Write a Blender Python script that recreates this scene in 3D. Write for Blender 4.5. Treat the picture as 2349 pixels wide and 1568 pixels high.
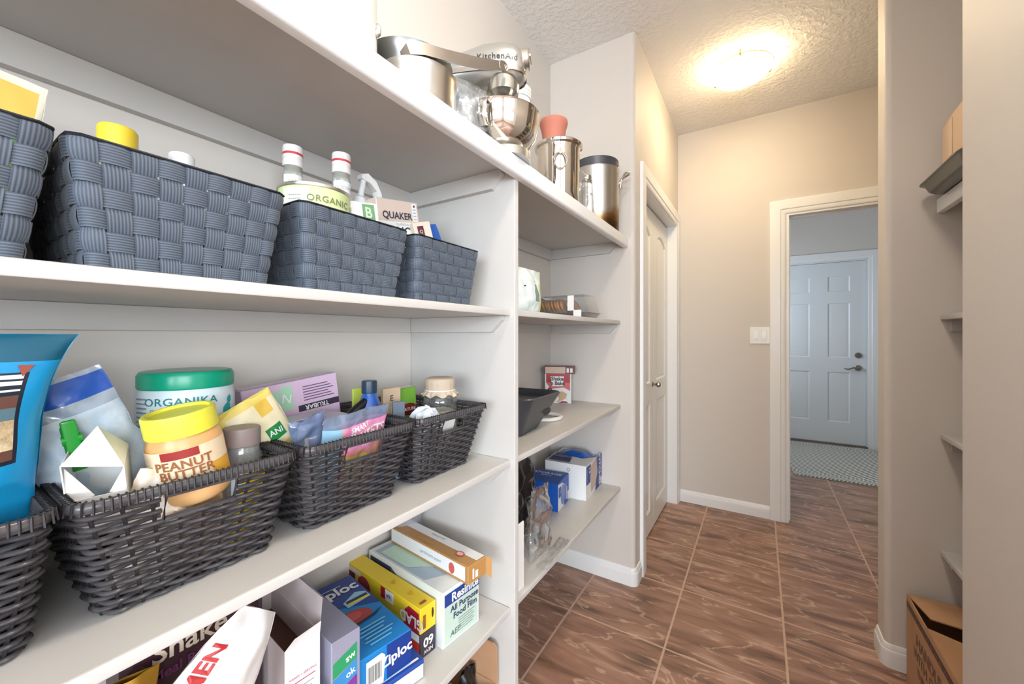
import bpy, bmesh, math, random
from mathutils import Vector, Matrix, Euler, noise as mnoise
for o in list(bpy.data.objects): bpy.data.objects.remove(o)
S = bpy.context.scene
COL = S.collection
PI = math.pi
R = math.radians

# ------------------------------------------------------------------ camera
cd = bpy.data.cameras.new('camera'); cam = bpy.data.objects.new('camera', cd); COL.objects.link(cam)
cd.sensor_fit = 'HORIZONTAL'; cd.sensor_width = 36.0; cd.lens = 902.0 / 2349.0 * 36.0
cd.shift_y = -16.0 / 2349.0; cd.clip_start = 0.02
cam.location = (0, 0, 1.24); cam.rotation_euler = (R(90), 0, R(32.18))
S.camera = cam
# ------------------------------------------------------------------ world, lights, exposure
S.view_settings.view_transform = 'Standard'; S.view_settings.look = 'None'
S.view_settings.gamma = 1.0; S.view_settings.use_curve_mapping = False
S.view_settings.exposure = 1.25
W = bpy.data.worlds.new('world'); S.world = W; W.use_nodes = True
W.node_tree.nodes['Background'].inputs[0].default_value = (0.80, 0.88, 1.0, 1)
W.node_tree.nodes['Background'].inputs[1].default_value = 1.0
def area(name, loc, rot, sx, sy, power, col):
    l = bpy.data.lights.new(name, 'AREA'); l.shape = 'RECTANGLE'; l.size = sx; l.size_y = sy
    l.energy = power; l.color = col
    o = bpy.data.objects.new(name, l); COL.objects.link(o); o.location = loc; o.rotation_euler = rot
    return o
# daylight entering through the kitchen window behind the viewer and the small mudroom window
area('kitchen_window_daylight', (1.4, -3.93, 1.55), (R(90), 0, 0), 2.3, 1.2, 74.0, (0.80, 0.90, 1.0))
area('shelf_fill_light', (3.13, -1.9, 1.55), (0, R(90), 0), 1.2, 2.5, 54.0, (0.84, 0.92, 1.0))  # added fill from an unseen side, brightens the wall behind the shelves
area('mudroom_window_daylight', (-0.53, 4.75, 1.55), (0, R(-90), 0), 0.8, 0.9, 7.0, (0.74, 0.87, 1.0))
PANTRY_LAMP = 38.0     # emission strengths of the ceiling domes
HALL_LAMP = 23.0

# ------------------------------------------------------------------ materials
def lin(c):
    c = c / 255.0
    return c / 12.92 if c <= 0.04045 else ((c + 0.055) / 1.055) ** 2.4
def rgb(c): return (lin(c[0]), lin(c[1]), lin(c[2]), 1.0)
MATS = {}
def mat(name, c, rough=0.5, metal=0.0, bump=None, vary=None, spec=0.5, coat=0.0, trans=0.0, aniso=None, sheen=0.0):
    if name in MATS: return MATS[name]
    m = bpy.data.materials.new(name); m.use_nodes = True; MATS[name] = m
    nt = m.node_tree; b = nt.nodes['Principled BSDF']
    b.inputs['Base Color'].default_value = rgb(c); b.inputs['Roughness'].default_value = rough
    b.inputs['Metallic'].default_value = metal; b.inputs['Specular IOR Level'].default_value = spec
    b.inputs['Coat Weight'].default_value = coat; b.inputs['Transmission Weight'].default_value = trans
    if sheen: b.inputs['Sheen Weight'].default_value = sheen
    tc = nt.nodes.new('ShaderNodeTexCoord')
    if vary:        # (scale, colour2, contrast)
        n = nt.nodes.new('ShaderNodeTexNoise'); n.inputs['Scale'].default_value = vary[0]; n.inputs['Detail'].default_value = 4
        nt.links.new(tc.outputs['Object'], n.inputs['Vector'])
        rp = nt.nodes.new('ShaderNodeValToRGB'); rp.color_ramp.elements[0].color = rgb(c); rp.color_ramp.elements[1].color = rgb(vary[1])
        rp.color_ramp.elements[0].position = 0.5 - vary[2]; rp.color_ramp.elements[1].position = 0.5 + vary[2]
        nt.links.new(n.outputs['Fac'], rp.inputs[0]); nt.links.new(rp.outputs[0], b.inputs['Base Color'])
    if bump:        # (scale, strength, distance)
        n = nt.nodes.new('ShaderNodeTexNoise'); n.inputs['Scale'].default_value = bump[0]; n.inputs['Detail'].default_value = 3
        nt.links.new(tc.outputs['Object'], n.inputs['Vector'])
        bp = nt.nodes.new('ShaderNodeBump'); bp.inputs['Strength'].default_value = bump[1]; bp.inputs['Distance'].default_value = bump[2]
        nt.links.new(n.outputs['Fac'], bp.inputs['Height']); nt.links.new(bp.outputs[0], b.inputs['Normal'])
    return m
def film(name, c, alpha=0.15, rough=0.08, gloss=0.35):
    """thin clear plastic or glass: transparent sheet with a tint, some body colour and a fresnel gloss"""
    if name in MATS: return MATS[name]
    m = bpy.data.materials.new(name); m.use_nodes = True; MATS[name] = m
    nt = m.node_tree; nt.nodes.clear()
    out = nt.nodes.new('ShaderNodeOutputMaterial')
    tr = nt.nodes.new('ShaderNodeBsdfTransparent'); tr.inputs[0].default_value = tuple(0.75 + 0.25 * x for x in rgb(c)[:3]) + (1,)
    di = nt.nodes.new('ShaderNodeBsdfPrincipled'); di.inputs['Base Color'].default_value = rgb(c); di.inputs['Roughness'].default_value = 0.3
    gl = nt.nodes.new('ShaderNodeBsdfGlossy'); gl.inputs[1].default_value = rough
    m1 = nt.nodes.new('ShaderNodeMixShader'); m1.inputs[0].default_value = alpha
    nt.links.new(tr.outputs[0], m1.inputs[1]); nt.links.new(di.outputs[0], m1.inputs[2])
    fr = nt.nodes.new('ShaderNodeFresnel'); fr.inputs[0].default_value = 1.45
    mu = nt.nodes.new('ShaderNodeMath'); mu.operation = 'MULTIPLY_ADD'; mu.inputs[1].default_value = 0.7; mu.inputs[2].default_value = gloss * 0.15
    nt.links.new(fr.outputs[0], mu.inputs[0])
    m2 = nt.nodes.new('ShaderNodeMixShader'); nt.links.new(mu.outputs[0], m2.inputs[0])
    nt.links.new(m1.outputs[0], m2.inputs[1]); nt.links.new(gl.outputs[0], m2.inputs[2])
    nt.links.new(m2.outputs[0], out.inputs[0])
    return m
def emis(name, c, strength, hot=None):
    m = bpy.data.materials.new(name); m.use_nodes = True; MATS[name] = m
    nt = m.node_tree; b = nt.nodes['Principled BSDF']
    b.inputs['Base Color'].default_value = (0.9, 0.85, 0.75, 1)
    b.inputs['Emission Color'].default_value = rgb(c); b.inputs['Emission Strength'].default_value = strength
    if hot:   # two bulbs behind the frosted glass: hot in the middle, dimmer to the rim
        tc = nt.nodes.new('ShaderNodeTexCoord'); mp = nt.nodes.new('ShaderNodeMapping'); mp.inputs['Scale'].default_value = (1, 1, 0.0)
        nt.links.new(tc.outputs['Object'], mp.inputs[0])
        ln = nt.nodes.new('ShaderNodeVectorMath'); ln.operation = 'LENGTH'; nt.links.new(mp.outputs[0], ln.inputs[0])
        mr = nt.nodes.new('ShaderNodeMapRange'); mr.inputs[1].default_value = hot[0]; mr.inputs[2].default_value = hot[1]
        mr.inputs[3].default_value = strength; mr.inputs[4].default_value = hot[2]
        nt.links.new(ln.outputs['Value'], mr.inputs[0]); nt.links.new(mr.outputs[0], b.inputs['Emission Strength'])
    return m

WALL = mat('wall_paint', (217, 210, 202), 0.55, bump=(350, 0.06, 0.001), spec=0.3)
SHELF = mat('shelf_paint', (206, 203, 199), 0.38, bump=(120, 0.03, 0.001), vary=(6, (199, 196, 191), 0.3))
TRIM = mat('trim_white', (240, 240, 239), 0.3)
CEIL = mat('ceiling_texture', (247, 245, 242), 0.8, spec=0.1)
_nt = CEIL.node_tree; _tc = _nt.nodes.new('ShaderNodeTexCoord'); _v = _nt.nodes.new('ShaderNodeTexNoise'); _v.inputs['Scale'].default_value = 38; _v.inputs['Detail'].default_value = 5; _v.inputs['Roughness'].default_value = 0.6
_cr = _nt.nodes.new('ShaderNodeValToRGB'); _cr.color_ramp.elements[0].position = 0.45; _cr.color_ramp.elements[1].position = 0.62
_bp = _nt.nodes.new('ShaderNodeBump'); _bp.inputs['Strength'].default_value = 0.55; _bp.inputs['Distance'].default_value = 0.006
_nt.links.new(_tc.outputs['Object'], _v.inputs['Vector']); _nt.links.new(_v.outputs['Fac'], _cr.inputs[0]); _nt.links.new(_cr.outputs[0], _bp.inputs['Height'])
_nt.links.new(_bp.outputs[0], _nt.nodes['Principled BSDF'].inputs['Normal'])
def tile_material():
    m = bpy.data.materials.new('slate_tile'); m.use_nodes = True; nt = m.node_tree; b = nt.nodes['Principled BSDF']
    b.inputs['Roughness'].default_value = 0.36
    g = nt.nodes.new('ShaderNodeNewGeometry'); mp = nt.nodes.new('ShaderNodeMapping')
    mp.inputs['Rotation'].default_value = (0, 0, R(28)); mp.inputs['Scale'].default_value = (3.0, 13.0, 1)
    oi = nt.nodes.new('ShaderNodeObjectInfo'); ad = nt.nodes.new('ShaderNodeVectorMath'); ad.operation = 'MULTIPLY_ADD'
    ad.inputs[1].default_value = (0.6, 0.6, 0.6)
    nt.links.new(oi.outputs['Random'], ad.inputs[0]); nt.links.new(g.outputs['Position'], ad.inputs[2]); nt.links.new(ad.outputs[0], mp.inputs[0])
    n1 = nt.nodes.new('ShaderNodeTexNoise'); n1.inputs['Scale'].default_value = 1.2; n1.inputs['Detail'].default_value = 5; n1.inputs['Distortion'].default_value = 0.6
    nt.links.new(mp.outputs[0], n1.inputs['Vector'])
    rp = nt.nodes.new('ShaderNodeValToRGB'); cr = rp.color_ramp
    cr.elements[0].position = 0.30; cr.elements[0].color = rgb((102, 77, 62)); cr.elements[1].position = 0.72; cr.elements[1].color = rgb((192, 156, 136))
    e = cr.elements.new(0.46); e.color = rgb((148, 111, 92)); e = cr.elements.new(0.58); e.color = rgb((166, 127, 107))
    nt.links.new(n1.outputs['Fac'], rp.inputs[0])
    # thin pale veins along the cleft
    n2 = nt.nodes.new('ShaderNodeTexNoise'); n2.inputs['Scale'].default_value = 0.9; n2.inputs['Detail'].default_value = 3; n2.inputs['Distortion'].default_value = 1.0
    nt.links.new(mp.outputs[0], n2.inputs['Vector'])
    r2 = nt.nodes.new('ShaderNodeValToRGB'); c2 = r2.color_ramp
    c2.elements[0].position = 0.485; c2.elements[0].color = (0, 0, 0, 1); c2.elements[1].position = 0.525; c2.elements[1].color = (0, 0, 0, 1)
    e = c2.elements.new(0.505); e.color = (0.55, 0.55, 0.55, 1)
    nt.links.new(n2.outputs['Fac'], r2.inputs[0])
    mx = nt.nodes.new('ShaderNodeMix'); mx.data_type = 'RGBA'; mx.inputs['B'].default_value = rgb((228, 196, 170))
    nt.links.new(r2.outputs[0], mx.inputs['Factor']); nt.links.new(rp.outputs[0], mx.inputs['A']); nt.links.new(mx.outputs['Result'], b.inputs['Base Color'])
    bp = nt.nodes.new('ShaderNodeBump'); bp.inputs['Strength'].default_value = 0.25; bp.inputs['Distance'].default_value = 0.004
    nt.links.new(n1.outputs['Fac'], bp.inputs['Height']); nt.links.new(bp.outputs[0], b.inputs['Normal'])
    return m
TILE = tile_material()
GROUT = mat('grout', (206, 174, 152), 0.85, bump=(400, 0.2, 0.001))
STEEL = mat('polished_steel', (226, 222, 216), 0.07, 1.0)
BRUSHED = mat('brushed_steel', (206, 202, 196), 0.28, 1.0, bump=(240, 0.03, 0.0005))
NICKEL = mat('satin_nickel', (150, 145, 138), 0.25, 1.0)
BLACK = mat('black_plastic', (24, 24, 27), 0.35)
WHITE = mat('white_plastic', (238, 238, 236), 0.32)
PAPER = mat('white_card', (236, 236, 234), 0.55)
KRAFT = mat('kraft_card', (190, 148, 112), 0.75, bump=(90, 0.05, 0.001), vary=(14, (178, 136, 101), 0.3))
BRASS = mat('brass', (205, 165, 80), 0.25, 1.0)
CLEAR = film('clear_film', (236, 240, 244), 0.10, 0.06, 0.5)
GLASS = film('clear_glass', (226, 234, 234), 0.06, 0.02, 0.4)
INKS = {}
def ink(c):
    k = tuple(c)
    if k not in INKS: INKS[k] = mat('print_%02x%02x%02x' % k, k, 0.45)
    return INKS[k]

# ------------------------------------------------------------------ mesh helpers
class MB:
    def __init__(s): s.v = []; s.f = []; s.m = []; s.fm = []; s.uv = {}
    def mi(s, m):
        if m not in s.m: s.m.append(m)
        return s.m.index(m)
    def add(s, vs, fs, m, uvs=None):
        k = len(s.v); i = s.mi(m)
        s.v += [tuple(p) for p in vs]
        for f in fs: s.f.append(tuple(k + q for q in f)); s.fm.append(i)
        if uvs:
            for q, t in enumerate(uvs): s.uv[k + q] = t
        return s
    def box(s, x0, x1, y0, y1, z0, z1, m):
        return s.add([(x0,y0,z0),(x1,y0,z0),(x1,y1,z0),(x0,y1,z0),(x0,y0,z1),(x1,y0,z1),(x1,y1,z1),(x0,y1,z1)],
                     [(0,3,2,1),(4,5,6,7),(0,1,5,4),(1,2,6,5),(2,3,7,6),(3,0,4,7)], m)
    def rbox(s, x0, x1, y0, y1, z0, z1, r, m, seg=2):
        bm = bmesh.new(); bmesh.ops.create_cube(bm, size=1.0)
        for v in bm.verts: v.co = Vector(((x0+x1)/2 + v.co.x*(x1-x0), (y0+y1)/2 + v.co.y*(y1-y0), (z0+z1)/2 + v.co.z*(z1-z0)))
        bmesh.ops.bevel(bm, geom=list(bm.edges), offset=r, segments=seg, profile=0.5, affect='EDGES')
        bm.verts.index_update()
        s.add([v.co for v in bm.verts], [[v.index for v in f.verts] for f in bm.faces], m); bm.free(); return s
    def prism(s, poly, a, b, m, axis='z'):
        """poly: 2-D outline (ccw); extruded along the axis from a to b.  z: (x,y)  y: (x,z)  x: (y,z)"""
        n = len(poly)
        def P(p, t): return (p[0],p[1],t) if axis == 'z' else (p[0],t,p[1]) if axis == 'y' else (t,p[0],p[1])
        vs = [P(p, a) for p in poly] + [P(p, b) for p in poly]
        fs = [tuple(range(n-1,-1,-1)), tuple(range(n,2*n))] + [(i,(i+1)%n,n+(i+1)%n,n+i) for i in range(n)]
        if axis == 'y': fs = [tuple(reversed(f)) for f in fs]
        return s.add(vs, fs, m)
    def lathe(s, prof, m, seg=32, c=(0,0,0), mats=None):
        k = len(prof); vs = []
        for r, z in prof:
            for j in range(seg):
                a = 2*PI*j/seg; vs.append((c[0]+r*math.cos(a), c[1]+r*math.sin(a), c[2]+z))
        for i in range(k-1):
            fs = [(i*seg+j, i*seg+(j+1)%seg, (i+1)*seg+(j+1)%seg, (i+1)*seg+j) for j in range(seg)]
            s._ring = None
            if i == 0: base = len(s.v); s.add(vs, fs, mats[i] if mats else m)
            else:
                mi = s.mi(mats[i] if mats else m)
                for f in fs: s.f.append(tuple(base+q for q in f)); s.fm.append(mi)
        if prof[0][0] > 1e-5: s.f.append(tuple(base+j for j in range(seg-1,-1,-1))); s.fm.append(s.mi(mats[0] if mats else m))
        if prof[-1][0] > 1e-5 : s.f.append(tuple(base+(k-1)*seg+j for j in range(seg))); s.fm.append(s.mi(mats[-1] if mats else m))
        return s
    def tube(s, path, r, m, seg=8, closed=False, sq=1.0, caps=True):
        pts = [Vector(p) for p in path]; n = len(pts); vs = []
        up = None
        for i, p in enumerate(pts):
            if closed: t = (pts[(i+1)%n] - pts[i-1])
            else: t = pts[min(i+1,n-1)] - pts[max(i-1,0)]
            t.normalize()
            if up is None:
                up = Vector((0,0,1)) if abs(t.z) < 0.9 else Vector((1,0,0))
            sd = t.cross(up)
            if sd.length < 1e-4: sd = t.cross(Vector((1,0,0)))
            sd.normalize(); u2 = sd.cross(t).normalized()
            if abs(t.z) > 0.5 : up = u2
            rr = r[i] if isinstance(r, (list, tuple)) else r
            for j in range(seg):
                a = 2*PI*j/seg; vs.append(p + sd*(rr*math.cos(a)) + u2*(rr*sq*math.sin(a)))
        fs = []
        for i in range(n if closed else n-1):
            q = (i+1) % n
            fs += [(i*seg+j, i*seg+(j+1)%seg, q*seg+(j+1)%seg, q*seg+j) for j in range(seg)]
        if not closed and caps: fs += [tuple(range(seg-1,-1,-1)), tuple((n-1)*seg+j for j in range(seg))]
        return s.add(vs, fs, m)
    def sheet(s, fn, nu, nv, m, wrapu=False):
        """fn(u,v) -> point; m is a material or a function (u,v) -> material"""
        k = len(s.v); cu = nu if wrapu else nu+1
        for j in range(nv+1):
            for i in range(cu): s.v.append(tuple(fn(i/nu, j/nv)))
        for j in range(nv):
            for i in range(nu):
                i2 = (i+1) % cu if wrapu else i+1
                mm = m((i+.5)/nu, (j+.5)/nv) if callable(m) else m
                if mm is None: continue
                s.f.append((k+j*cu+i, k+j*cu+i2, k+(j+1)*cu+i2, k+(j+1)*cu+i)); s.fm.append(s.mi(mm))
        return s
    def sweep(s, prof, path, m, closed=False):
        """prof: (offset to the right of the path, z); path: 2-D points, mitred"""
        n = len(path); k = len(prof); vs = []
        for i in range(n):
            p = Vector(path[i])
            d1 = (Vector(path[i]) - Vector(path[i-1])).normalized() if (i > 0 or closed) else (Vector(path[1]) - Vector(path[0])).normalized()
            d2 = (Vector(path[(i+1)%n]) - p).normalized() if (i < n-1 or closed) else d1
            n1 = Vector((d1.y,-d1.x)); n2 = Vector((d2.y,-d2.x)); nn = (n1+n2); nn = nn/ max(nn.dot(n1), 0.2)
            for o, z in prof: vs.append((p.x+nn.x*o, p.y+nn.y*o, z))
        fs = []
        for i in range(n if closed else n-1):
            q = (i+1) % n
            for j in range(k): fs.append((i*k+j, q*k+j, q*k+(j+1)%k, i*k+(j+1)%k))
        if not closed: fs += [tuple(range(k)), tuple(range((n-1)*k+k-1,(n-1)*k-1,-1))]
        return s.add(vs, fs, m)
    def mesh(s, name, sharp=35):
        me = bpy.data.meshes.new(name); me.from_pydata(s.v, [], s.f)
        for m in s.m: me.materials.append(m)
        me.polygons.foreach_set('material_index', s.fm)
        if s.uv:
            ul = me.uv_layers.new(name='UVMap')
            for l in me.loops: ul.data[l.index].uv = s.uv.get(l.vertex_index, (0,0))
        bm = bmesh.new(); bm.from_mesh(me); bmesh.ops.recalc_face_normals(bm, faces=bm.faces); bm.to_mesh(me); bm.free()
        if sharp is not None:
            me.polygons.foreach_set('use_smooth', [True]*len(me.polygons)); me.set_sharp_from_angle(angle=R(sharp))
        me.update(); return me
    def build(s, name, parent=None, sharp=35):
        o = obj(name, s.mesh(name, sharp), parent)
        if sharp is not None and len(s.f) < 400:
            w = o.modifiers.new('wn', 'WEIGHTED_NORMAL'); w.keep_sharp = True
        return o
def obj(name, me, parent=None):
    o = bpy.data.objects.new(name, me); COL.objects.link(o)
    if parent is not None: o.parent = parent
    return o
def tag(o, label, cat, group=None, kind=None):
    o['label'] = label; o['category'] = cat
    if group: o['group'] = group
    if kind: o['kind'] = kind
    return o
def thing(name, label, cat, loc=(0,0,0), rz=0, group=None, rx=0, ry=0, kind=None):
    o = bpy.data.objects.new(name, None); COL.objects.link(o); o.empty_display_size = 0.05
    o.location = loc; o.rotation_euler = (R(rx), R(ry), R(rz))
    return tag(o, label, cat, group, kind)
def struct(name, mb, label, cat, sharp=35):
    return tag(mb.build(name, None, sharp), label, cat, kind='structure')
def arc(cx, cy, r, a0, a1, n): return [(cx+r*math.cos(R(a0+(a1-a0)*i/n)), cy+r*math.sin(R(a0+(a1-a0)*i/n))) for i in range(n+1)]
def rect(u0, u1, v0, v1): return [(u0,v0),(u1,v0),(u1,v1),(u0,v1)]
def disc(cx, cy, rx, ry=None, n=20): ry = ry or rx; return [(cx+rx*math.cos(2*PI*i/n), cy+ry*math.sin(2*PI*i/n)) for i in range(n)]
def rrect2(a, b, r, n=5):
    p = []
    for cx, cy, s in ((a-r,b-r,0),(-a+r,b-r,90),(-a+r,-b+r,180),(a-r,-b+r,270)): p += arc(cx, cy, r, s, s+90, n)
    return p
# flat print on box faces -------------------------------------------------
def face(size, side):
    w, d, h = size
    z = Vector((0,0,1))
    if side == 'front': return (Vector((0,-d/2,h/2)), Vector((1,0,0)), z, Vector((0,-1,0)))
    if side == 'back': return (Vector((0,d/2,h/2)), Vector((-1,0,0)), z, Vector((0,1,0)))
    if side == 'right': return (Vector((w/2,0,h/2)), Vector((0,1,0)), z, Vector((1,0,0)))
    if side == 'left': return (Vector((-w/2,0,h/2)), Vector((0,-1,0)), z, Vector((-1,0,0)))
    return (Vector((0,0,h)), Vector((1,0,0)), Vector((0,1,0)), Vector((0,0,1)))
def decal(parent, fr, pts, m, off=0.0006, name='print_panel'):
    o, u, v, n = fr; b = MB()
    vs = [o + u*p[0] + v*p[1] + n*off for p in pts]
    b.add(vs, [tuple(range(len(vs)))], m)
    return b.build(name, parent, None)
TXT = {}
def text2d(body, size, bold=0.0, shear=0.0, space=1.0):
    k = (body, bold, shear, space)
    if k not in TXT:
        c = bpy.data.curves.new('t', 'FONT'); c.body = body; c.size = 1.0; c.align_x = 'CENTER'; c.align_y = 'CENTER'
        c.offset = bold; c.shear = shear; c.space_character = space; c.resolution_u = 3
        o = bpy.data.objects.new('t', c); COL.objects.link(o)
        dg = bpy.context.evaluated_depsgraph_get(); me = bpy.data.meshes.new_from_object(o.evaluated_get(dg))
        TXT[k] = ([(v.co.x, v.co.y) for v in me.vertices], [tuple(p.vertices) for p in me.polygons])
        bpy.data.objects.remove(o); bpy.data.curves.remove(c); bpy.data.meshes.remove(me)
    vs, fs = TXT[k]
    return [(x*size, y*size) for x, y in vs], fs
def lettering(parent, fr, body, size, at, m, rot=0, off=0.0011, bold=0.0, shear=0.0, space=1.0, stretch=1.0, mapf=None):
    vs, fs = text2d(body, size, bold, shear, space); ca, sa = math.cos(R(rot)), math.sin(R(rot))
    pts = []
    for x, y in vs:
        x *= stretch; p = (at[0]+x*ca-y*sa, at[1]+x*sa+y*ca)
        pts.append(mapf(*p) if mapf else fr[0] + fr[1]*p[0] + fr[2]*p[1] + fr[3]*off)
    b = MB(); b.add(pts, fs, m)
    return b.build('lettering', parent, None)
def carton(name, label, cat, loc, size, m, rz=90, rx=0, ry=0, group=None, r=0.0015):
    t = thing(name, label, cat, loc, rz, group, rx, ry); w, d, h = size
    MB().rbox(-w/2, w/2, -d/2, d/2, 0, h, r, m, 1).build('box_body', t)
    return t
# soft bags ---------------------------------------------------------------
def pouch_fn(w, h, d, seed=0, crumple=0.004, freq=22.0, flare=0.0, taper=0.0, bot=0.25, top=0.0, lean=0.0):
    of = Vector((seed*7.3, seed*3.1, seed*1.7))
    def f(u, v, side):
        ww = w * (1 + flare * max(0.0, 2*v-1)**2 - flare*0.3) * (1 - taper*(1-v)**1.5)
        x = (u-.5)*ww
        e = max(0.0, math.sin(PI*min(max(u,0),1)))**0.55
        g = (min(1.0, v/max(bot,1e-3))**0.5 if bot > 0 else 1.0)
        tt = (1-v)/(1-top) if top < 1 else 1
        g *= max(top*0.3, min(1.0, (1-v)/0.55)**0.8 if top == 0 else min(1.0, (1-v)/0.3)**0.6*(1-top*0.2)+0.0)
        nz = crumple*(mnoise.noise(Vector((x*freq, v*h*freq, side*2.0))+of) + 0.5*mnoise.noise(Vector((x*freq*2.3, v*h*freq*2.3, side*5.0))+of))
        y = side*(d/2*e*g) + nz*(0.25+e)
        z = v*h + 0.5*crumple*mnoise.noise(Vector((x*freq*.6, 3.3, v*4))+of)
        return Vector((x + 0.6*nz*(1-e), y, z))
    return f
def pouch(name, label, cat, loc, w, h, d, m, rz=90, rx=0, ry=0, nu=22, nv=24, group=None, back=None, part='bag_body', **k):
    t = thing(name, label, cat, loc, rz, group, rx, ry)
    f = pouch_fn(w, h, d, **k); b = MB()
    b.sheet(lambda u, v: f(u, v, -1), nu, nv, m)
    b.sheet(lambda u, v: f(u, v, 1), nu, nv, back or m)
    b.build(part, t, 60)
    return t, f
def on_pouch(f, w, h, off=0.0012):
    return lambda x, y: f(x/w+.5, y/h, -1) + Vector((0, -off, 0))
def on_cyl(rad, off=0.0009, a0=-90):
    return lambda x, y: Vector(((rad+off)*math.cos(R(a0)+x/rad), (rad+off)*math.sin(R(a0)+x/rad), y))
def cyl_patch(parent, rad, pts_u, pts_v, m, off=0.0005, a0=-90, n=14, name='label'):
    fn = on_cyl(rad, off, a0); b = MB()
    b.sheet(lambda u, v: fn(pts_u[0]+(pts_u[1]-pts_u[0])*u, pts_v[0]+(pts_v[1]-pts_v[0])*v), n, 1, m)
    return b.build(name, parent, 60)

# ================================================================== THE SETTING
CZ = 2.74
XL, YE, XC, YF = -0.985, 1.965, -0.52, 3.175      # left wall, alcove end wall, closet wall, far wall
XR, YR, YN = 0.40, 2.0, 1.333                     # right wall face, right alcove end wall, end of the near right wall
floor = struct('floor', MB().box(-1.08, 1.8, -0.7, 5.8, -0.06, -0.0009, GROUT), 'brown slate-look tile floor with pale grout joints', 'floor')
PX, PY = 0.406, 0.427
tm = MB().rbox(-PX/2+.0038, PX/2-.0038, -PY/2+.0038, PY/2-.0038, -0.0085, 0.0, 0.0012, TILE, 1).mesh('tile')
for i in range(-1, 6):
    for j in range(-5, 10):
        cx, cy = -0.725 + PX*(i+.5), 1.640 + PY*(j+.5)
        if cy > 5.75 or cy < -0.6: continue
        t_ = obj('tile', tm, floor); t_.location = (cx, cy, 0)
KF = mat('kitchen_tile', (150, 112, 90), 0.4, vary=(5, (130, 95, 75), 0.2))
struct('floor_kitchen', MB().box(-2.5, 3.3, -4.1, -0.7, -0.06, 0, KF).box(1.8, 3.3, -0.7, 0.75, -0.06, 0, KF).box(0, .01, -4.05, -4.04, -.05, -.04, mat('kitchen_floor', (150, 112, 90), 0.4, vary=(5, (130, 95, 75), 0.2))), 'brown kitchen floor behind the pantry doorway', 'floor')
struct('ceiling', MB().box(-2.5, 3.3, -4.1, 5.8, CZ, CZ+.06, CEIL), 'white knockdown-textured ceiling', 'ceiling')
struct('wall_left', MB().box(-1.08, XL, -0.6, 3.285, 0, CZ, WALL), 'greige wall behind the pantry shelves', 'wall')
r_ = 0.02
struct('wall_alcove_end', MB().prism([(XL+.0005, YE), (XC-r_, YE)] + arc(XC-r_, YE+r_, r_, -90, 0, 8) + [(XC, 2.075), (XL+.0005, 2.075)], 0, CZ, WALL), 'greige wall end with rounded corner closing the shelf alcove', 'wall')
b = MB().box(-0.63, XC, 2.075, 2.155, 0, CZ, WALL).box(-0.63, XC, 2.155, 3.095, 2.045, CZ, WALL).box(-0.63, XC, 3.095, YF, 0, CZ, WALL)
struct('wall_closet', b, 'warm-lit wall over the bifold closet door', 'wall')
b = MB().box(-0.98, 0.15, YF, 3.285, 0, CZ, WALL).box(0.15, 0.92, YF, 3.285, 2.045, CZ, WALL).box(0.92, 1.7, YF, 3.285, 0, CZ, WALL)
struct('wall_far', b, 'beige hall wall with the light switch and doorway', 'wall')
WALL2 = WALL
b = MB().box(-0.65, -0.55, 3.285, 4.25, 0, CZ, WALL2).box(-0.65, -0.55, 5.25, 5.8, 0, CZ, WALL2).box(-0.65, -0.55, 4.25, 5.25, 0, 1.1, WALL2).box(-0.65, -0.55, 4.25, 5.25, 2.0, CZ, WALL2)
struct('wall_mudroom_left', b, 'mudroom side wall with a small window', 'wall')
b = MB().box(-0.55, 0.15, 5.7, 5.8, 0, CZ, WALL2).box(0.15, 1.003, 5.7, 5.8, 2.075, CZ, WALL2).box(1.003, 1.7, 5.7, 5.8, 0, CZ, WALL2)
struct('wall_mudroom_end', b, 'grey-brown mudroom wall around the exterior door', 'wall')
struct('wall_hall_right', MB().box(1.7, 1.8, 2.12, 5.8, 0, CZ, WALL), 'hall wall hidden past the rounded wall end', 'wall')
struct('wall_right', MB().prism([(XR+r_, YR)] + [(1.8, YR), (1.8, 2.12), (XR+r_, 2.12)] + arc(XR+r_, 2.12-r_, r_, 90, 180, 8) + arc(XR+r_, YR+r_, r_, 180, 270, 8)[:-1], 0, CZ, WALL), 'greige wall end with rounded corners beside the hall doorway', 'wall')
struct('wall_right_near', MB().box(XR, XR+.1, 0.75, YN, 0, CZ, WALL), 'plain greige wall face close by on the right', 'wall')
struct('wall_right_alcove', MB().box(0.98, 1.08, 0.9, YR, 0, CZ, WALL).box(0.50, 0.98, 0.8, 0.9, 0, CZ, WALL), 'walls enclosing the right-hand shelf alcove', 'wall')
struct('wall_kitchen_front', MB().box(-2.5, -0.55, -0.7, -0.6, 0, CZ, WALL), 'kitchen wall closing the near end of the shelves', 'wall')
struct('wall_kitchen_side', MB().box(XR, 3.3, 0.65, 0.75, 0, CZ, WALL), 'kitchen wall beside the pantry opening', 'wall')
struct('wall_kitchen_left', MB().box(-2.5, -2.4, -4.1, -0.7, 0, CZ, WALL), 'kitchen side wall left of the pantry doorway', 'wall')
struct('wall_kitchen_right', MB().box(3.2, 3.3, -4.1, -3.2, 0, CZ, WALL).box(3.2, 3.3, -.6, .65, 0, CZ, WALL).box(3.2, 3.3, -3.2, -.6, 0, .9, WALL).box(3.2, 3.3, -3.2, -.6, 2.2, CZ, WALL), 'kitchen wall with the opening for the added side window', 'wall')
b = MB().box(-2.4, .2, -4.1, -4.0, 0, CZ, WALL).box(2.6, 3.2, -4.1, -4.0, 0, CZ, WALL).box(.2, 2.6, -4.1, -4.0, 0, 0.9, WALL).box(.2, 2.6, -4.1, -4.0, 2.2, CZ, WALL)
struct('wall_kitchen_back', b, 'kitchen wall with the wide window', 'wall')
b = MB()
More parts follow.
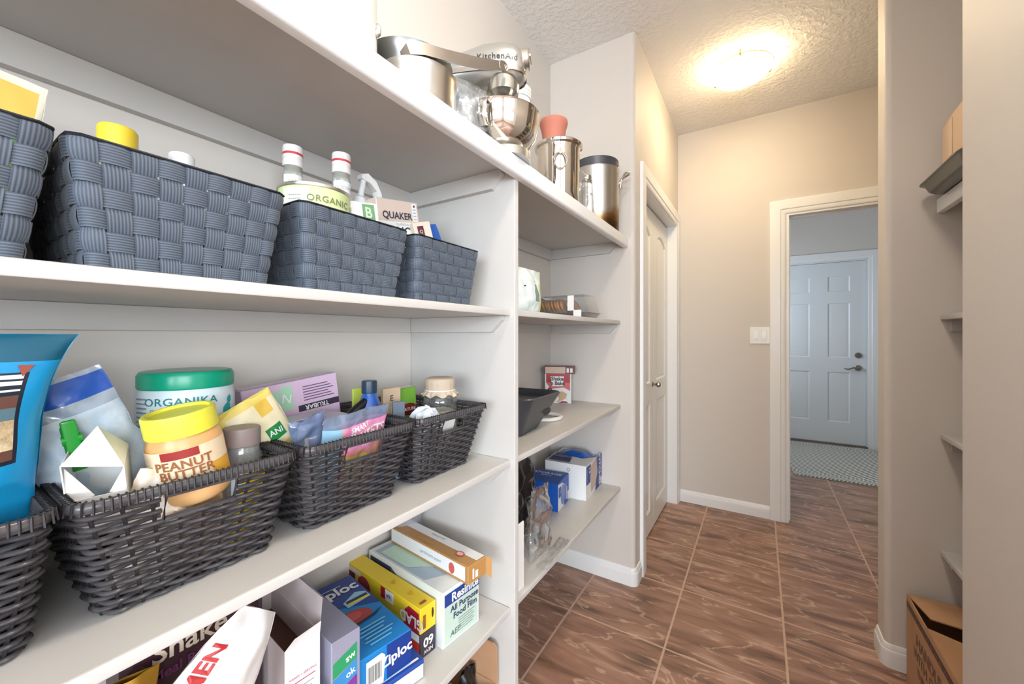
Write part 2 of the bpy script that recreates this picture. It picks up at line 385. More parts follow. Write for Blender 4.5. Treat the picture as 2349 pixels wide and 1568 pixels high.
for x0, x1 in ((.2, .25), (2.55, 2.6), (1.375, 1.425)): b.box(x0, x1, -4.08, -4.02, 0.9, 2.2, TRIM)
b.box(.25, 2.55, -4.08, -4.02, 0.9, .95, TRIM); b.box(.25, 2.55, -4.08, -4.02, 2.15, 2.2, TRIM)
w1 = struct('window_1', b, 'white framed kitchen window', 'window')
MB().box(.25, 1.375, -4.055, -4.05, .95, 2.15, GLASS).build('pane', w1); MB().box(1.425, 2.55, -4.055, -4.05, .95, 2.15, GLASS).build('pane', w1)
b = MB()
for y0, y1 in ((-3.2, -3.15), (-.65, -.6), (-1.925, -1.875)): b.box(3.22, 3.28, y0, y1, .9, 2.2, TRIM)
b.box(3.22, 3.28, -3.15, -.65, .9, .95, TRIM); b.box(3.22, 3.28, -3.15, -.65, 2.15, 2.2, TRIM)
w3 = struct('added_window', b, 'white framed side window added for the shelf fill light', 'window')  # unseen window, added to go with the shelf fill light
MB().box(3.25, 3.255, -3.15, -1.925, .95, 2.15, GLASS).build('pane', w3); MB().box(3.25, 3.255, -1.875, -.65, .95, 2.15, GLASS).build('pane', w3)
b = MB().box(-.63, -.57, 4.25, 4.30, 1.1, 2.0, TRIM).box(-.63, -.57, 5.2, 5.25, 1.1, 2.0, TRIM).box(-.63, -.57, 4.3, 5.2, 1.1, 1.15, TRIM).box(-.63, -.57, 4.3, 5.2, 1.95, 2.0, TRIM)
w2 = struct('window_2', b, 'white framed mudroom side window', 'window'); MB().box(-.605, -.60, 4.3, 5.2, 1.15, 1.95, GLASS).build('pane', w2)

# baseboards (profile: offset into the room, height)
BP = [(0,0),(.013,0),(.013,.052),(.011,.056),(.011,.062),(.008,.066),(.008,.073),(.004,.083),(0,.085)]
def baseboard(name, path, label):   # wall on the left-hand side of the walking direction -> profile to the right
    struct(name, MB().sweep(BP, path, TRIM), label, 'baseboard')
baseboard('baseboard_far', [(XC+.001, YF), (.0585, YF)], 'white profiled baseboard under the light switch')
baseboard('baseboard_alcove', [(XL+.001, YE), (XC-r_, YE)] + arc(XC-r_, YE+r_, r_, -90, 0, 4)[1:] + [(XC, 2.053)], 'white baseboard wrapping the rounded alcove corner')
baseboard('baseboard_left', [(XL, -0.59), (XL, YE-.014)], 'white baseboard below the pantry shelves')
baseboard('baseboard_right', [(1.6, 2.12), (XR+r_, 2.12)] + arc(XR+r_, 2.12-r_, r_, 90, 180, 4)[1:] + arc(XR+r_, YR+r_, r_, 180, 270, 4)[:] + [(0.98, YR)], 'white baseboard wrapping the rounded right wall end')
baseboard('baseboard_mudroom', [(1.08, 5.7), (1.69, 5.7)], 'white baseboard beside the exterior door')
# door casings
CP = [(0,0),(0,.008),(.008,.013),(.026,.013),(.031,.017),(.083,.019),(.09,.016),(.09,0)]
def casing(name, a0, a1, h, mapf, label):
    b = MB().sweep(CP, [(a1,0),(a1,h),(a0,h),(a0,0)], TRIM)
    b.v = [mapf(*p) for p in b.v]
    return struct(name, b, label, 'door casing')
casing('trim_1', .149, .921, 2.043, lambda a, z, d: (a, YF-d, z), 'white moulded casing around the hall doorway')
casing('trim_2', 2.153, 3.084, 2.043, lambda a, z, d: (XC+d, a, z), 'white moulded casing around the bifold closet door')
casing('trim_3', .148, 1.005, 2.078, lambda a, z, d: (a, 5.7-d, z), 'white casing around the exterior door')
b = MB().box(.150, .165, YF-.004, 3.29, 0, 2.03, TRIM).box(.905, .92, YF-.004, 3.29, 0, 2.03, TRIM).box(.150, .92, YF-.004, 3.29, 2.03, 2.045, TRIM)
b.box(.165, .175, 3.215, 3.25, 0, 2.02, TRIM).box(.895, .905, 3.215, 3.25, 0, 2.02, TRIM).box(.165, .905, 3.215, 3.25, 2.018, 2.03, TRIM)
struct('trim_4', b, 'white door jamb and stop lining the hall doorway', 'door jamb')
b = MB().box(-.63, XC+.002, 2.155, 2.165, 0, 2.035, TRIM).box(-.63, XC+.002, 3.085, 3.095, 0, 2.035, TRIM).box(-.63, XC+.002, 2.155, 3.095, 2.035, 2.045, TRIM)
struct('trim_5', b, 'white jamb lining the closet opening', 'door jamb')

# panelled doors: built facing +x, width along y
def panel_mesh(out, m):
    cx = sum(p[0] for p in out)/len(out); lo = min(p[0] for p in out); hi = max(p[0] for p in out); zl = min(p[1] for p in out); zh = max(p[1] for p in out)
    cz = (zl+zh)/2; b = MB(); n = len(out); vs = []
    for ins, dep in ((0,-.001),(.010,-.009),(.020,-.009),(.034,-.003)):
        for p in out: vs.append((dep, (lo+hi)/2+(p[0]-(lo+hi)/2)*(1-2*ins/(hi-lo)), cz+(p[1]-cz)*(1-2*ins/(zh-zl))))
    fs = [(k*n+i, k*n+(i+1)%n, (k+1)*n+(i+1)%n, (k+1)*n+i) for k in range(3) for i in range(n)] + [tuple(3*n+i for i in range(n))]
    b.add(vs, fs, m); return b
def panel_out(y0, y1, z0, z1, arch):
    if not arch: return [(y0,z0),(y1,z0),(y1,z1),(y0,z1)]
    r = ((y1-y0)**2/4+arch**2)/(2*arch); a = math.degrees(math.asin((y1-y0)/2/r))
    return [(y0,z0),(y1,z0)] + arc((y0+y1)/2, z1-r, r, 90-a, 90+a, 10)
def leaf(parent, w, h, cols, rows, m, t=.035, name='door_leaf'):
    """cols: [(y0,y1)], rows: [(z0,z1,arch)] bottom to top"""
    b = MB(); ys = [0] + [q for c in cols for q in c] + [w]
    for k in range(0, len(ys), 2): b.box(-t, 0, ys[k], ys[k+1], 0, h, m)
    for y0, y1 in cols:
        zp = 0
        for z0, z1, ar in rows:
            b.box(-t, 0, y0, y1, zp, z0, m); zp = z1
            if ar:
                o = panel_out(y0, y1, z0, z1, ar)[2:]   # from right spring over to the left spring
                b.prism(o + [(y0, z1+.002), (y1, z1+.002)], -t, 0, m, 'x')
                zp = z1+.001
        b.box(-t, 0, y0, y1, zp, h, m)
    lf = b.build(name, parent, 25)
    for y0, y1 in cols:
        for z0, z1, ar in rows: panel_mesh(panel_out(y0, y1, z0, z1, ar), m).build('panel', lf, 25)
    return lf
DOORW = mat('door_white', (238, 236, 230), 0.33)
d1 = thing('door_1', 'white two-leaf bifold closet door with arched panels', 'door', (-.578, 2.168, .012), 0, kind='structure')
for k in range(2):
    l_ = leaf(d1, .456, 2.012, [(.085, .371)], [(.13, .80, 0), (.93, 1.90, .05)], DOORW); l_.location = (0, k*.459, 0)
kb = MB().lathe([(0.0,0),(.016,0),(.016,.004),(.007,.007),(.007,.022),(.014,.028),(.018,.036),(.016,.045),(.008,.05),(0,.051)], NICKEL, 20)
kb.v = [(z, x, y) for x, y, z in kb.v]; k_ = kb.build('knob', d1); k_.location = (0.0005, .43, .915)
k_['label'] = 'round satin nickel knob'
MUDDOOR = mat('steel_door_white', (226, 230, 232), 0.4)
d2 = thing('door_2', 'white six-panel exterior door with silver lever and deadbolt', 'door', (.16, 5.722, .02), -90, kind='structure')
leaf(d2, .828, 2.04, [(.137, .335), (.50, .695)], [(.24, .80, 0), (.965, 1.58, 0), (1.71, 1.885, 0)], MUDDOOR, .04, 'door_slab')
def disc_x(prof, m, at, name, par):
    b = MB().lathe(prof, m, 24); b.v = [(z, x, y) for x, y, z in b.v]; o = b.build(name, par); o.location = at; return o
db = disc_x([(.0,0),(.032,0),(.032,.006),(.026,.014),(0,.015)], NICKEL, (.0, .765, .995), 'deadbolt', d2)
MB().rbox(.012, .024, -.018, .018, -.006, .006, .003, NICKEL).build('thumb_turn', db)
ro = disc_x([(.0,0),(.032,0),(.032,.006),(.022,.012),(.014,.016),(.014,.04),(0,.041)], NICKEL, (.0, .765, .855), 'lever_rose', d2)
MB().tube([(.036,0,0),(.042,-.02,.006),(.042,-.05,.002),(.042,-.08,-.012),(.040,-.105,-.014),(.038,-.125,-.006)], [.012,.011,.009,.008,.007,.005], NICKEL, 10).build('lever', ro)
b = MB().box(.148, .162, 5.70, 5.76, 0.018, 2.078, MUDDOOR).box(.99, 1.003, 5.70, 5.76, .018, 2.078, MUDDOOR).box(.162, .99, 5.70, 5.76, 2.063, 2.075, MUDDOOR).box(.15, 1.003, 5.70, 5.79, 0, .018, mat('sill', (120, 116, 110), .4))
struct('trim_6', b, 'white jamb and metal sill of the exterior door', 'door jamb')
MB().box(.162, .99, 5.765, 5.775, .018, 2.063, BLACK).build('weather_strip', d2).parent = None
o_ = [o for o in COL.objects if o.name == 'weather_strip'][0]; struct_w = tag(o_, 'black weather seal in the exterior door frame', 'weather seal', kind='structure'); o_.name = 'trim_7'

# switch plate
sp = thing('light_switch', 'white double rocker light switch plate beside the doorway casing', 'light switch', (0.002, YF-.0005, 1.237), 0)
MB().rbox(-.058, .058, -.006, 0, -.057, .057, .003, WHITE).build('switch_plate', sp)
for s_ in (-1, 1):
    q = MB().rbox(s_*.023-.0165, s_*.023+.0165, -.0075, -.002, -.033, .033, .002, WHITE).build('rocker_frame', sp)
    rk = MB().add([(s_*.023-.013,-.008,-.027),(s_*.023+.013,-.008,-.027),(s_*.023+.013,-.0105,0),(s_*.023-.013,-.0105,0),(s_*.023-.013,-.0078,.027),(s_*.023+.013,-.0078,.027)], [(0,1,2,3),(3,2,5,4)], mat('switch_white', (246,246,244), .25)).build('rocker', q)
# ceiling lamps
def lamp(name, loc, strength, label, rad=.15, col=(255, 228, 182)):
    t = thing(name, label, 'ceiling light', loc, 20)
    MB().lathe([(rad*.78, -.026), (rad*.78, 0)], WHITE, 40).build('lamp_base', t)
    pr = [(rad, -.040), (rad*.97, -.052), (rad*.86, -.069), (rad*.66, -.086), (rad*.4, -.098), (.0, -.103)]
    dm = MB().lathe([(rad, -.037)] + pr, emis(name+'_glow', col, strength, (rad*.45, rad*1.0, strength*0.30)), 40).build('glass_dome', t)
    dm['label'] = 'frosted glass dome glowing warm'
    MB().tube([((rad+.001)*math.cos(2*PI*i/40), (rad+.001)*math.sin(2*PI*i/40), -.036) for i in range(40)], .0025, BRASS, 6, True).build('dome_rim', t)
    for k in range(3):
        a = R(120*k + 10); c, s = math.cos(a), math.sin(a)
        MB().tube([(rad*.77*c, rad*.77*s, -.014), ((rad+.006)*c, (rad+.006)*s, -.020), ((rad+.009)*c, (rad+.009)*s, -.038), ((rad+.002)*c, (rad+.002)*s, -.048)], .005, BRASS, 6).build('clip', t)
    return t
lamp('ceiling_light', (-.085, 2.515, CZ), HALL_LAMP, 'glowing glass dome ceiling light with brass clips in the hall')
lamp('ceiling_light', (.03, .45, CZ), PANTRY_LAMP, 'glass dome ceiling light over the pantry aisle', col=(255, 243, 228))
# mat at the exterior door
def rug_material():
    m = bpy.data.materials.new('rug_weave'); m.use_nodes = True; nt = m.node_tree; b = nt.nodes['Principled BSDF']; b.inputs['Roughness'].default_value = .95
    g = nt.nodes.new('ShaderNodeTexCoord'); mp = nt.nodes.new('ShaderNodeMapping'); mp.inputs['Rotation'].default_value = (0, 0, R(35))
    nt.links.new(g.outputs['Object'], mp.inputs[0])
    w = nt.nodes.new('ShaderNodeTexWave'); w.inputs['Scale'].default_value = 14; w.inputs['Distortion'].default_value = 0; nt.links.new(mp.outputs[0], w.inputs[0])
    rp = nt.nodes.new('ShaderNodeValToRGB'); rp.color_ramp.elements[0].color = rgb((112, 110, 104)); rp.color_ramp.elements[1].color = rgb((226, 222, 212)); rp.color_ramp.elements[0].position = .35; rp.color_ramp.elements[1].position = .6
    nt.links.new(w.outputs[0], rp.inputs[0]); nt.links.new(rp.outputs[0], b.inputs[0]); return m
rg = thing('door_mat', 'grey and white striped flatweave mat at the exterior door', 'rug', (.256, 4.29, 0), 2)
RUGM = rug_material(); RB = mat('rug_band', (214, 212, 204), .95, vary=(140, (150, 148, 142), .1))
MB().rbox(0, 1.25, .0, 1.33, .001, .008, .002, RUGM, 1).build('weave', rg)
for y0, y1 in ((.02, .085), (.115, .135), (1.2, 1.22), (1.25, 1.3)): MB().box(.004, 1.246, y0, y1, .0075, .0092, RB).build('stripe_band', rg)
b = MB()
for k in range(120): b.box(.008+k*.0104, .0135+k*.0104, -.012, .001, .001, .004, RB)
fo = b.build('fringe', rg); fo['kind'] = 'stuff'

# ================================================================== SHELVING
Z2, Z3, Z4, ZT = 1.313, .890, .477, 1.724
XS = -.59
dv = tag(MB().rbox(XL+.001, -.576, .931, .951, 0, 1.7045, .003, SHELF).build('divider_panel'), 'upright painted shelf divider between the two shelf bays', 'shelf divider')
def cleat_y(t, y, x0, x1, zt, side, ch=.045, th=.018):     # on a panel facing -y / along x, clipped front corner
    p = [(x0, zt-ch), (x1-.035, zt-ch), (x1, zt-.012), (x1, zt-.0005), (x0, zt-.0005)]
    MB().prism(p, y, y-th, SHELF, 'y').build('cleat', t, 25)
def shelf(label, y0, y1, z, cl_end, left=True):
    t = thing('pantry_shelf', label, 'shelf', (0, 0, 0), 0, 'painted pantry shelves')
    MB().rbox(XL+.001, XS, y0+.0005, y1-.0005, z-.019, z, .004, SHELF).build('shelf_board', t)
    MB().box(XL+.0005, XL+.019, y0+.001, y1-.02, z-.064, z-.0195, SHELF).build('cleat', t)
    cleat_y(t, cl_end-.0005, XL+.001, XS-.02, z-.019, -1)
    return t
shelf('shelf carrying the woven strap baskets', -.6, .931, Z2, .931)
shelf('shelf carrying the wicker baskets', -.6, .931, Z3, .931)
shelf('shelf carrying the food wrap and freezer bag boxes', -.6, .931, Z4, .931)
shelf('shelf carrying the cookie clamshell in the far bay', .951, YE, Z2, YE)
shelf('shelf carrying the breading mix boxes in the far bay', .951, YE, Z3, YE)
shelf('shelf carrying the blue bag boxes in the far bay', .951, YE, Z4, YE)
t = thing('top_shelf', 'deep top shelf with thick white front lip carrying pots', 'shelf', (0, 0, 0), 0)
MB().box(XL+.001, -.5755, -.599, YE-.0005, ZT-.019, ZT-.0005, SHELF).build('shelf_board', t)
for y0, y1 in ((-.599, .985), (.9855, YE-.0005)):
    p = [(-.575, ZT), (-.575, ZT-.05), (-.560, ZT-.05), (-.555, ZT-.047), (-.553, ZT-.042), (-.553, ZT-.003), (-.556, ZT)]
    MB().prism(p, y0, y1, TRIM, 'y').build('front_lip', t, 50)
MB().box(XL+.0005, XL+.019, -.598, .93, ZT-.074, ZT-.0195, SHELF).build('cleat', t)
MB().box(XL+.0005, XL+.019, .952, YE-.02, ZT-.074, ZT-.0195, SHELF).build('cleat', t)
cleat_y(t, .9305, XL+.001, XS-.02, ZT-.019, -1, .05); cleat_y(t, YE-.0005, XL+.001, XS-.02, ZT-.019, -1, .05)
# right-hand alcove
for z, lb in ((Z2, 'upper bare shelf in the right-hand alcove'), (Z3, 'middle bare shelf in the right-hand alcove'), (Z4, 'bottom bare shelf in the right-hand alcove')):
    t = thing('alcove_shelf', lb, 'shelf', (0, 0, 0), 0, 'right alcove shelves')
    MB().rbox(.545, .979, .905, YR-.0005, z-.019, z, .004, SHELF).build('shelf_board', t)
    MB().box(.57, .979, YR-.0185, YR-.0005, z-.06, z-.0195, SHELF).build('cleat', t)
t = thing('alcove_top_shelf', 'right alcove top shelf with white front lip under the dark tray', 'shelf', (0, 0, 0), 0)
MB().box(.5585, .979, .905, YR-.0005, ZT-.019, ZT-.0005, SHELF).build('shelf_board', t)
MB().rbox(.536, .558, .905, YR-.0005, ZT-.05, ZT, .004, TRIM).build('front_lip', t)

# ================================================================== BASKETS
def perim(a, b, r, n, rot=0.0):
    """n points with outward normals around a rounded rectangle, equal arc length, starting mid-back (+y)"""
    segs = [('l', (0,b), (a-r,b)), ('a', (a-r,b-r), 90, 0), ('l', (a,b-r), (a,-b+r)), ('a', (a-r,-b+r), 0, -90), ('l', (a-r,-b), (-a+r,-b)),
            ('a', (-a+r,-b+r), -90, -180), ('l', (-a,-b+r), (-a,b-r)), ('a', (-a+r,b-r), 180, 90), ('l', (-a+r,b), (0,b))]
    L = [math.dist(s[1], s[2]) if s[0] == 'l' else r*PI/2 for s in segs]; T = sum(L); out = []
    for i in range(n):
        d = T*i/n
        for s, l in zip(segs, L):
            if d <= l + 1e-9:
                k = d/l if l else 0
                if s[0] == 'l':
                    dx, dy = s[2][0]-s[1][0], s[2][1]-s[1][1]; q = math.hypot(dx, dy)
                    out.append(((s[1][0]+dx*k, s[1][1]+dy*k), (-dy/q, dx/q)))
                else:
                    an = R(s[2]+(s[3]-s[2])*k); out.append(((s[1][0]+r*math.cos(an), s[1][1]+r*math.sin(an)), (math.cos(an), math.sin(an))))
                break
            d -= l
    return out
def strap_material():
    m = bpy.data.materials.new('woven_strap'); m.use_nodes = True; nt = m.node_tree; b = nt.nodes['Principled BSDF']
    b.inputs['Roughness'].default_value = .55; b.inputs['Sheen Weight'].default_value = .15
    uv = nt.nodes.new('ShaderNodeUVMap'); sp = nt.nodes.new('ShaderNodeSeparateXYZ'); nt.links.new(uv.outputs[0], sp.inputs[0])
    mu = nt.nodes.new('ShaderNodeMath'); mu.operation = 'MULTIPLY'; mu.inputs[1].default_value = 2*PI*7; nt.links.new(sp.outputs[1], mu.inputs[0])
    sn = nt.nodes.new('ShaderNodeMath'); sn.operation = 'SINE'; nt.links.new(mu.outputs[0], sn.inputs[0])
    n = nt.nodes.new('ShaderNodeTexNoise'); n.inputs['Scale'].default_value = 60; nt.links.new(uv.outputs[0], n.inputs[0])
    ad = nt.nodes.new('ShaderNodeMath'); ad.operation = 'ADD'; nt.links.new(sn.outputs[0], ad.inputs[0]); nt.links.new(n.outputs['Fac'], ad.inputs[1])
    mr = nt.nodes.new('ShaderNodeMapRange'); mr.inputs[1].default_value = -1; mr.inputs[2].default_value = 2; nt.links.new(ad.outputs[0], mr.inputs[0])
    rp = nt.nodes.new('ShaderNodeValToRGB'); rp.color_ramp.elements[0].color = rgb((46, 54, 64)); rp.color_ramp.elements[1].color = rgb((96, 108, 124))
    nt.links.new(mr.outputs[0], rp.inputs[0]); nt.links.new(rp.outputs[0], b.inputs['Base Color'])
    bp = nt.nodes.new('ShaderNodeBump'); bp.inputs['Strength'].default_value = .5; bp.inputs['Distance'].default_value = .001
    nt.links.new(mr.outputs[0], bp.inputs['Height']); nt.links.new(bp.outputs[0], b.inputs['Normal'])
    return m
STRAP = strap_material()
DARKW = mat('basket_wire', (34, 40, 48), .4, .5)
DARKIN = mat('basket_base', (26, 29, 34), .8)
def strap_basket(label, loc, wt=.236, wb=.196, dt=.31, db=.27, h=.150, rows=6, nc=40, rz=90):
    t = thing('strap_basket', label, 'basket', loc, rz, 'woven strap baskets'); A = .0024; TH = .0011
    def pt(i, z, off):          # i: fractional column index
        k = z/h; a = (wb+(wt-wb)*k)/2; b_ = (db+(dt-db)*k)/2
        return (a, b_, off)
    SUB = 4; N = nc*SUB
    cache = {}
    def ring(z):
        key = round(z, 5)
        if key not in cache:
            k = z/h; cache[key] = perim((wb+(wt-wb)*k)/2, (db+(dt-db)*k)/2, .012, N)
        return cache[key]
    rh = h/rows
    def wv(x): s = math.cos(PI*x); return math.copysign(abs(s)**.6, s)
    # horizontal straps
    for j in range(rows):
        z0, z1 = j*rh+rh*.04+.001, (j+1)*rh-rh*.04; prof = [(z0, 0), ((z0+z1)/2, .0006), (z1, 0)]
        b = MB(); vs = []; uv = []
        rg = [ring(z) for z, _ in prof]
        for i in range(N):
            off = A*wv(i/SUB + j)
            for q, (z, bul) in enumerate(prof):
                (x, y), (nx, ny) = rg[q][i]; o = off+bul; vs.append((x+nx*o, y+ny*o, z)); uv.append((i/SUB, q/2))
            for q in (2, 0):
                (x, y), (nx, ny) = rg[q][i]; o = off-TH; vs.append((x+nx*o, y+ny*o, prof[q][0])); uv.append((i/SUB, q/2))
        fs = [(i*5+q, ((i+1)%N)*5+q, ((i+1)%N)*5+(q+1)%5, i*5+(q+1)%5) for i in range(N) for q in range(5)]
        b.add(vs, fs, STRAP, uv); b.build('strap', t, 50)
    # vertical straps
    NV = rows*4
    for c in range(nc):
        b = MB(); vs = []; uv = []
        for k in range(NV+1):
            z = h*k/NV; rgz = ring(z); off = -A*wv(k/4 - .5 + c)
            for q, di in enumerate((-1.84, 0, 1.84)):
                ii = c*SUB + di; i0 = math.floor(ii); fr = ii-i0
                (x0, y0), (nx0, ny0) = rgz[i0 % N]; (x1, y1), (nx1, ny1) = rgz[(i0+1) % N]
                x, y, nx, ny = x0+(x1-x0)*fr, y0+(y1-y0)*fr, nx0+(nx1-nx0)*fr, ny0+(ny1-ny0)*fr
                o = off + (.0006 if q == 1 else 0); vs.append((x+nx*o, y+ny*o, z)); uv.append((k/4, q/2))
            for q in (2, 0):
                x, y, _ = vs[-3 if q == 2 else -4 - 0] if False else vs[k*5+q]
                (_, _), (nx, ny) = rgz[(c*SUB) % N]; vs.append((x-nx*TH, y-ny*TH, z)); uv.append((k/4, q/2))
        fs = [(k*5+q, (k+1)*5+q, (k+1)*5+(q+1)%5, k*5+(q+1)%5) for k in range(NV) for q in range(5)]
        b.add(vs, fs, STRAP, uv); b.build('strap', t, 50)
    rr = ring(h)
    MB().tube([(p[0], p[1], h+.0005) for p, n in rr[::2]], .0022, DARKW, 6, True).build('rim_wire', t)
    MB().prism([p for p, n in perim(wb/2-.003, db/2-.003, .012, 24)][::-1], .0008, .003, DARKIN).build('basket_base', t)
    return t
BX2 = -.796
strap_basket('charcoal woven strap basket with only a cream tag showing over its rim', (BX2, -.022, Z2))
strap_basket('charcoal woven strap basket with a yellow lid showing over its rim', (BX2, .2225, Z2))
strap_basket('charcoal woven strap basket holding two bottles and a green tin', (BX2, .4825, Z2))
strap_basket('charcoal woven strap basket with a blue sachet, beside the divider', (BX2, .7385, Z2), wt=.230)

WICK = mat('dark_wicker', (60, 57, 60), .26, vary=(45, (88, 84, 86), .25), bump=(300, .15, .0006))
WICK2 = mat('dark_wicker_core', (34, 32, 36), .5)
def wicker_basket(label, loc, wt=.242, wb=.196, dt=.335, db=.225, h=.163, rows=20, nst=40, rz=90):
    t = thing('wicker_basket', label, 'basket', loc, rz, 'dark wicker baskets'); SUB = 4; N = nst*SUB; A = .0030
    def ring(z):
        k = z/h; sh = .012*(1-k)
        return [((p[0]+sh, p[1]), n) for p, n in perim((wb+(wt-wb)*k)/2, (db+(dt-db)*k)/2, .018, N)]
    hz0, hz1, hw = h-.046, h-.017, .040
    z0, z1 = .005, h-.010; ph = (z1-z0)/(rows-1)
    for j in range(rows):
        z = z0+ph*j; rg = ring(z); pts = []; keep = []
        for i, ((x, y), (nx, ny)) in enumerate(rg):
            o = A*math.cos(PI*(i/SUB+j)); pts.append((x+nx*o, y+ny*o, z)); keep.append(not (hz0 < z < hz1 and abs(x) < hw and abs(ny) > .9))
        if all(keep): MB().tube(pts, ph*.42, WICK, 6, True, .90).build('strand', t, 60)
        else:   # broken at the handle holes front and back
            st = [i for i in range(N) if keep[i] and not keep[i-1]]
            for s0 in st:
                run = []; i = s0
                while keep[i % N] and len(run) < N: run.append(pts[i % N]); i += 1
                MB().tube(run, ph*.42, WICK, 6, False, .90).build('strand', t, 60)
    r0, r1, rm = ring(0), ring(h), ring(hz0)
    for c in range(nst):
        (x0, y0), n0 = r0[c*SUB]; (x1, y1), n1 = r1[c*SUB]
        k = hz0/h if (abs(x0+(x1-x0)*.8) < hw and abs(n1[1]) > .9) else .985
        MB().tube([(x0, y0, .002), (x0+(x1-x0)*k, y0+(y1-y0)*k, h*k)], .0023, WICK2, 5).build('stake', t, 60)
    for s_ in (-1, 1):
        yb = s_*(db+(dt-db)*(hz0/h))/2; yt = s_*(db+(dt-db)*(hz1/h))/2
        MB().tube([(-hw, yb, hz0-.002), (hw, yb, hz0-.002), (hw, yt, hz1+.002), (-hw, yt, hz1+.002)], .004, WICK, 6, True).build('handle_frame', t, 60)
    MB().tube([(p[0], p[1], h-.005) for p, n in r1[::2]], .0055, WICK, 8, True, 1.3).build('rim', t, 60)
    b = MB()                                   # wrapping over the rim
    for i, ((x, y), (nx, ny)) in enumerate(r1):
        b.tube([(x-nx*.0055, y-ny*.0055, h-.012), (x-nx*.004, y-ny*.004, h+.002), (x+nx*.0045, y+ny*.0045, h+.002), (x+nx*.0062, y+ny*.0062, h-.012)], .0012, WICK2, 4)
    w = b.build('rim_wrapping', t, 60); w['kind'] = 'stuff'
    MB().prism([(p[0]+.012, p[1]) for p, n in perim(wb/2-.002, db/2-.002, .018, 24)][::-1], .001, .005, WICK2).build('basket_base', t)
    return t
BX3 = -.795
wicker_basket('dark wicker basket holding the blue nut bag', (BX3, -.028, Z3))
wicker_basket('dark wicker basket holding the peanut butter jar', (BX3, .2275, Z3))
wicker_basket('dark wicker basket holding the blue syrup bottle and sweets', (BX3, .4845, Z3))
wicker_basket('dark wicker basket holding the jar of oats, beside the divider', (BX3, .7440, Z3), wt=.248)

# ================================================================== TOP SHELF: COOKWARE
ALU = mat('worn_aluminium', (214, 212, 208), .34, 1.0, bump=(180, .04, .0005))
NONSTICK = mat('nonstick_grey', (78, 80, 86), .35, .3)
t = thing('white_canister', 'tall white kitchen canister at the shelf front, cut by the ceiling line', 'canister', (-.735, .458, ZT), 90)
t['label'] = 'tall white round canister beside the stacked steel pans'
MB().lathe([(.098,0),(.103,.004),(.105,.02),(.105,.27),(.100,.285),(.092,.29),(0,.292)], mat('enamel_white', (222,221,218), .3), 48).build('canister_body', t)
MB().lathe([(.0,.292),(.095,.292),(.096,.297),(.07,.312),(.02,.316),(0,.316)], mat('lid_grey', (92, 92, 94), .3), 40).build('lid', t)
b = MB().lathe([(0,0),(.010,0),(.011,.004),(.007,.009),(0,.010)], BRUSHED, 16); b.v = [(x*.6, -z, y*1.3) for x, y, z in b.v]
o = b.build('release_button', t); o.location = (.090*math.cos(R(-42)), .1*math.sin(R(-90)) if False else .1045*math.sin(R(-50)), .12); o.location = (.105*math.cos(R(-50)), .105*math.sin(R(-50)), .13); o.rotation_euler = (0, 0, R(40))

t = thing('saucepan', 'brushed steel saucepan under the frying pan', 'saucepan', (-.68, .664, ZT), 90)
MB().lathe([(.0,0),(.078,0),(.086,.006),(.089,.02),(.089,.1),(.092,.106),(.093,.108),(.090,.107),(.086,.1),(.084,.02),(.0,.01)], BRUSHED, 48).build('pan_body', t)
MB().lathe([(.0875,.004),(.0905,.006),(.0905,.014),(.0895,.016)], STEEL, 48).build('base_band', t)
t = thing('frying_pan', 'flared grey frying pan with long flat steel handle', 'frying pan', (-.72, .674, ZT+.109), 90)
MB().lathe([(.0,0),(.078,0),(.086,.008),(.099,.042),(.105,.053),(.103,.053),(.094,.040),(.08,.01),(.0,.004)], mat('grey_pan', (150, 152, 152), .32, 1.0), 48).build('pan_body', t)
# handle in the local frame of the pan (front = -y)
def w2l(o, p): return Euler(o.rotation_euler).to_matrix().inverted() @ (Vector(p) - Vector(o.location))
hp = [(-.652, .592, 1.838), (-.630, .590, 1.846), (-.613, .612, 1.854), (-.600, .68, 1.874), (-.585, .77, 1.906), (-.567, .862, 1.943)]
hp = [w2l(t, p) for p in hp]
def bar(path, wd, th, m, hole=None):
    b = MB(); vs = []; n = len(path)
    for i, p in enumerate(path):
        d = (path[min(i+1, n-1)] - path[max(i-1, 0)]).normalized(); sd = d.cross(Vector((0,0,1))).normalized(); up = sd.cross(d)
        w_ = wd[i]
        for a, c in ((-1,-1),(1,-1),(1,1),(-1,1)): vs.append(p + sd*(th/2*a) + up*(w_/2*c))
    fs = [(i*4+j, i*4+(j+1)%4, (i+1)*4+(j+1)%4, (i+1)*4+j) for i in range(n-1) for j in range(4)] + [(0,1,2,3), (n*4-1,n*4-2,n*4-3,n*4-4)]
    return b.add(vs, fs, m)
bar(hp, [.028,.027,.026,.025,.025,.024], .006, BRUSHED).build('handle', t, 40)
d_ = (hp[-1]-hp[-2]).normalized(); sd_ = d_.cross(Vector((0,0,1))).normalized(); up_ = sd_.cross(d_)
e_ = hp[-1]
MB().tube([e_ - d_*.004 + d_*(.016*math.cos(a)) + up_*(.0125*math.sin(a)) for a in [2*PI*k/20 for k in range(20)]], .0035, BRUSHED, 8, True).build('hanging_loop', t)
t = thing('stand_mixer', 'silver stand mixer with attachment knob over its steel bowl', 'stand mixer', (-.634, .924, ZT), 24)
MIX = mat('mixer_silver', (186, 186, 180), .28, .75, coat=.4)
b = MB()
def sect(x, hw, zb, zt, n=20): return [(x, hw*math.cos(2*PI*k/n), (zb+zt)/2+(zt-zb)/2*math.sin(2*PI*k/n)) for k in range(n)]
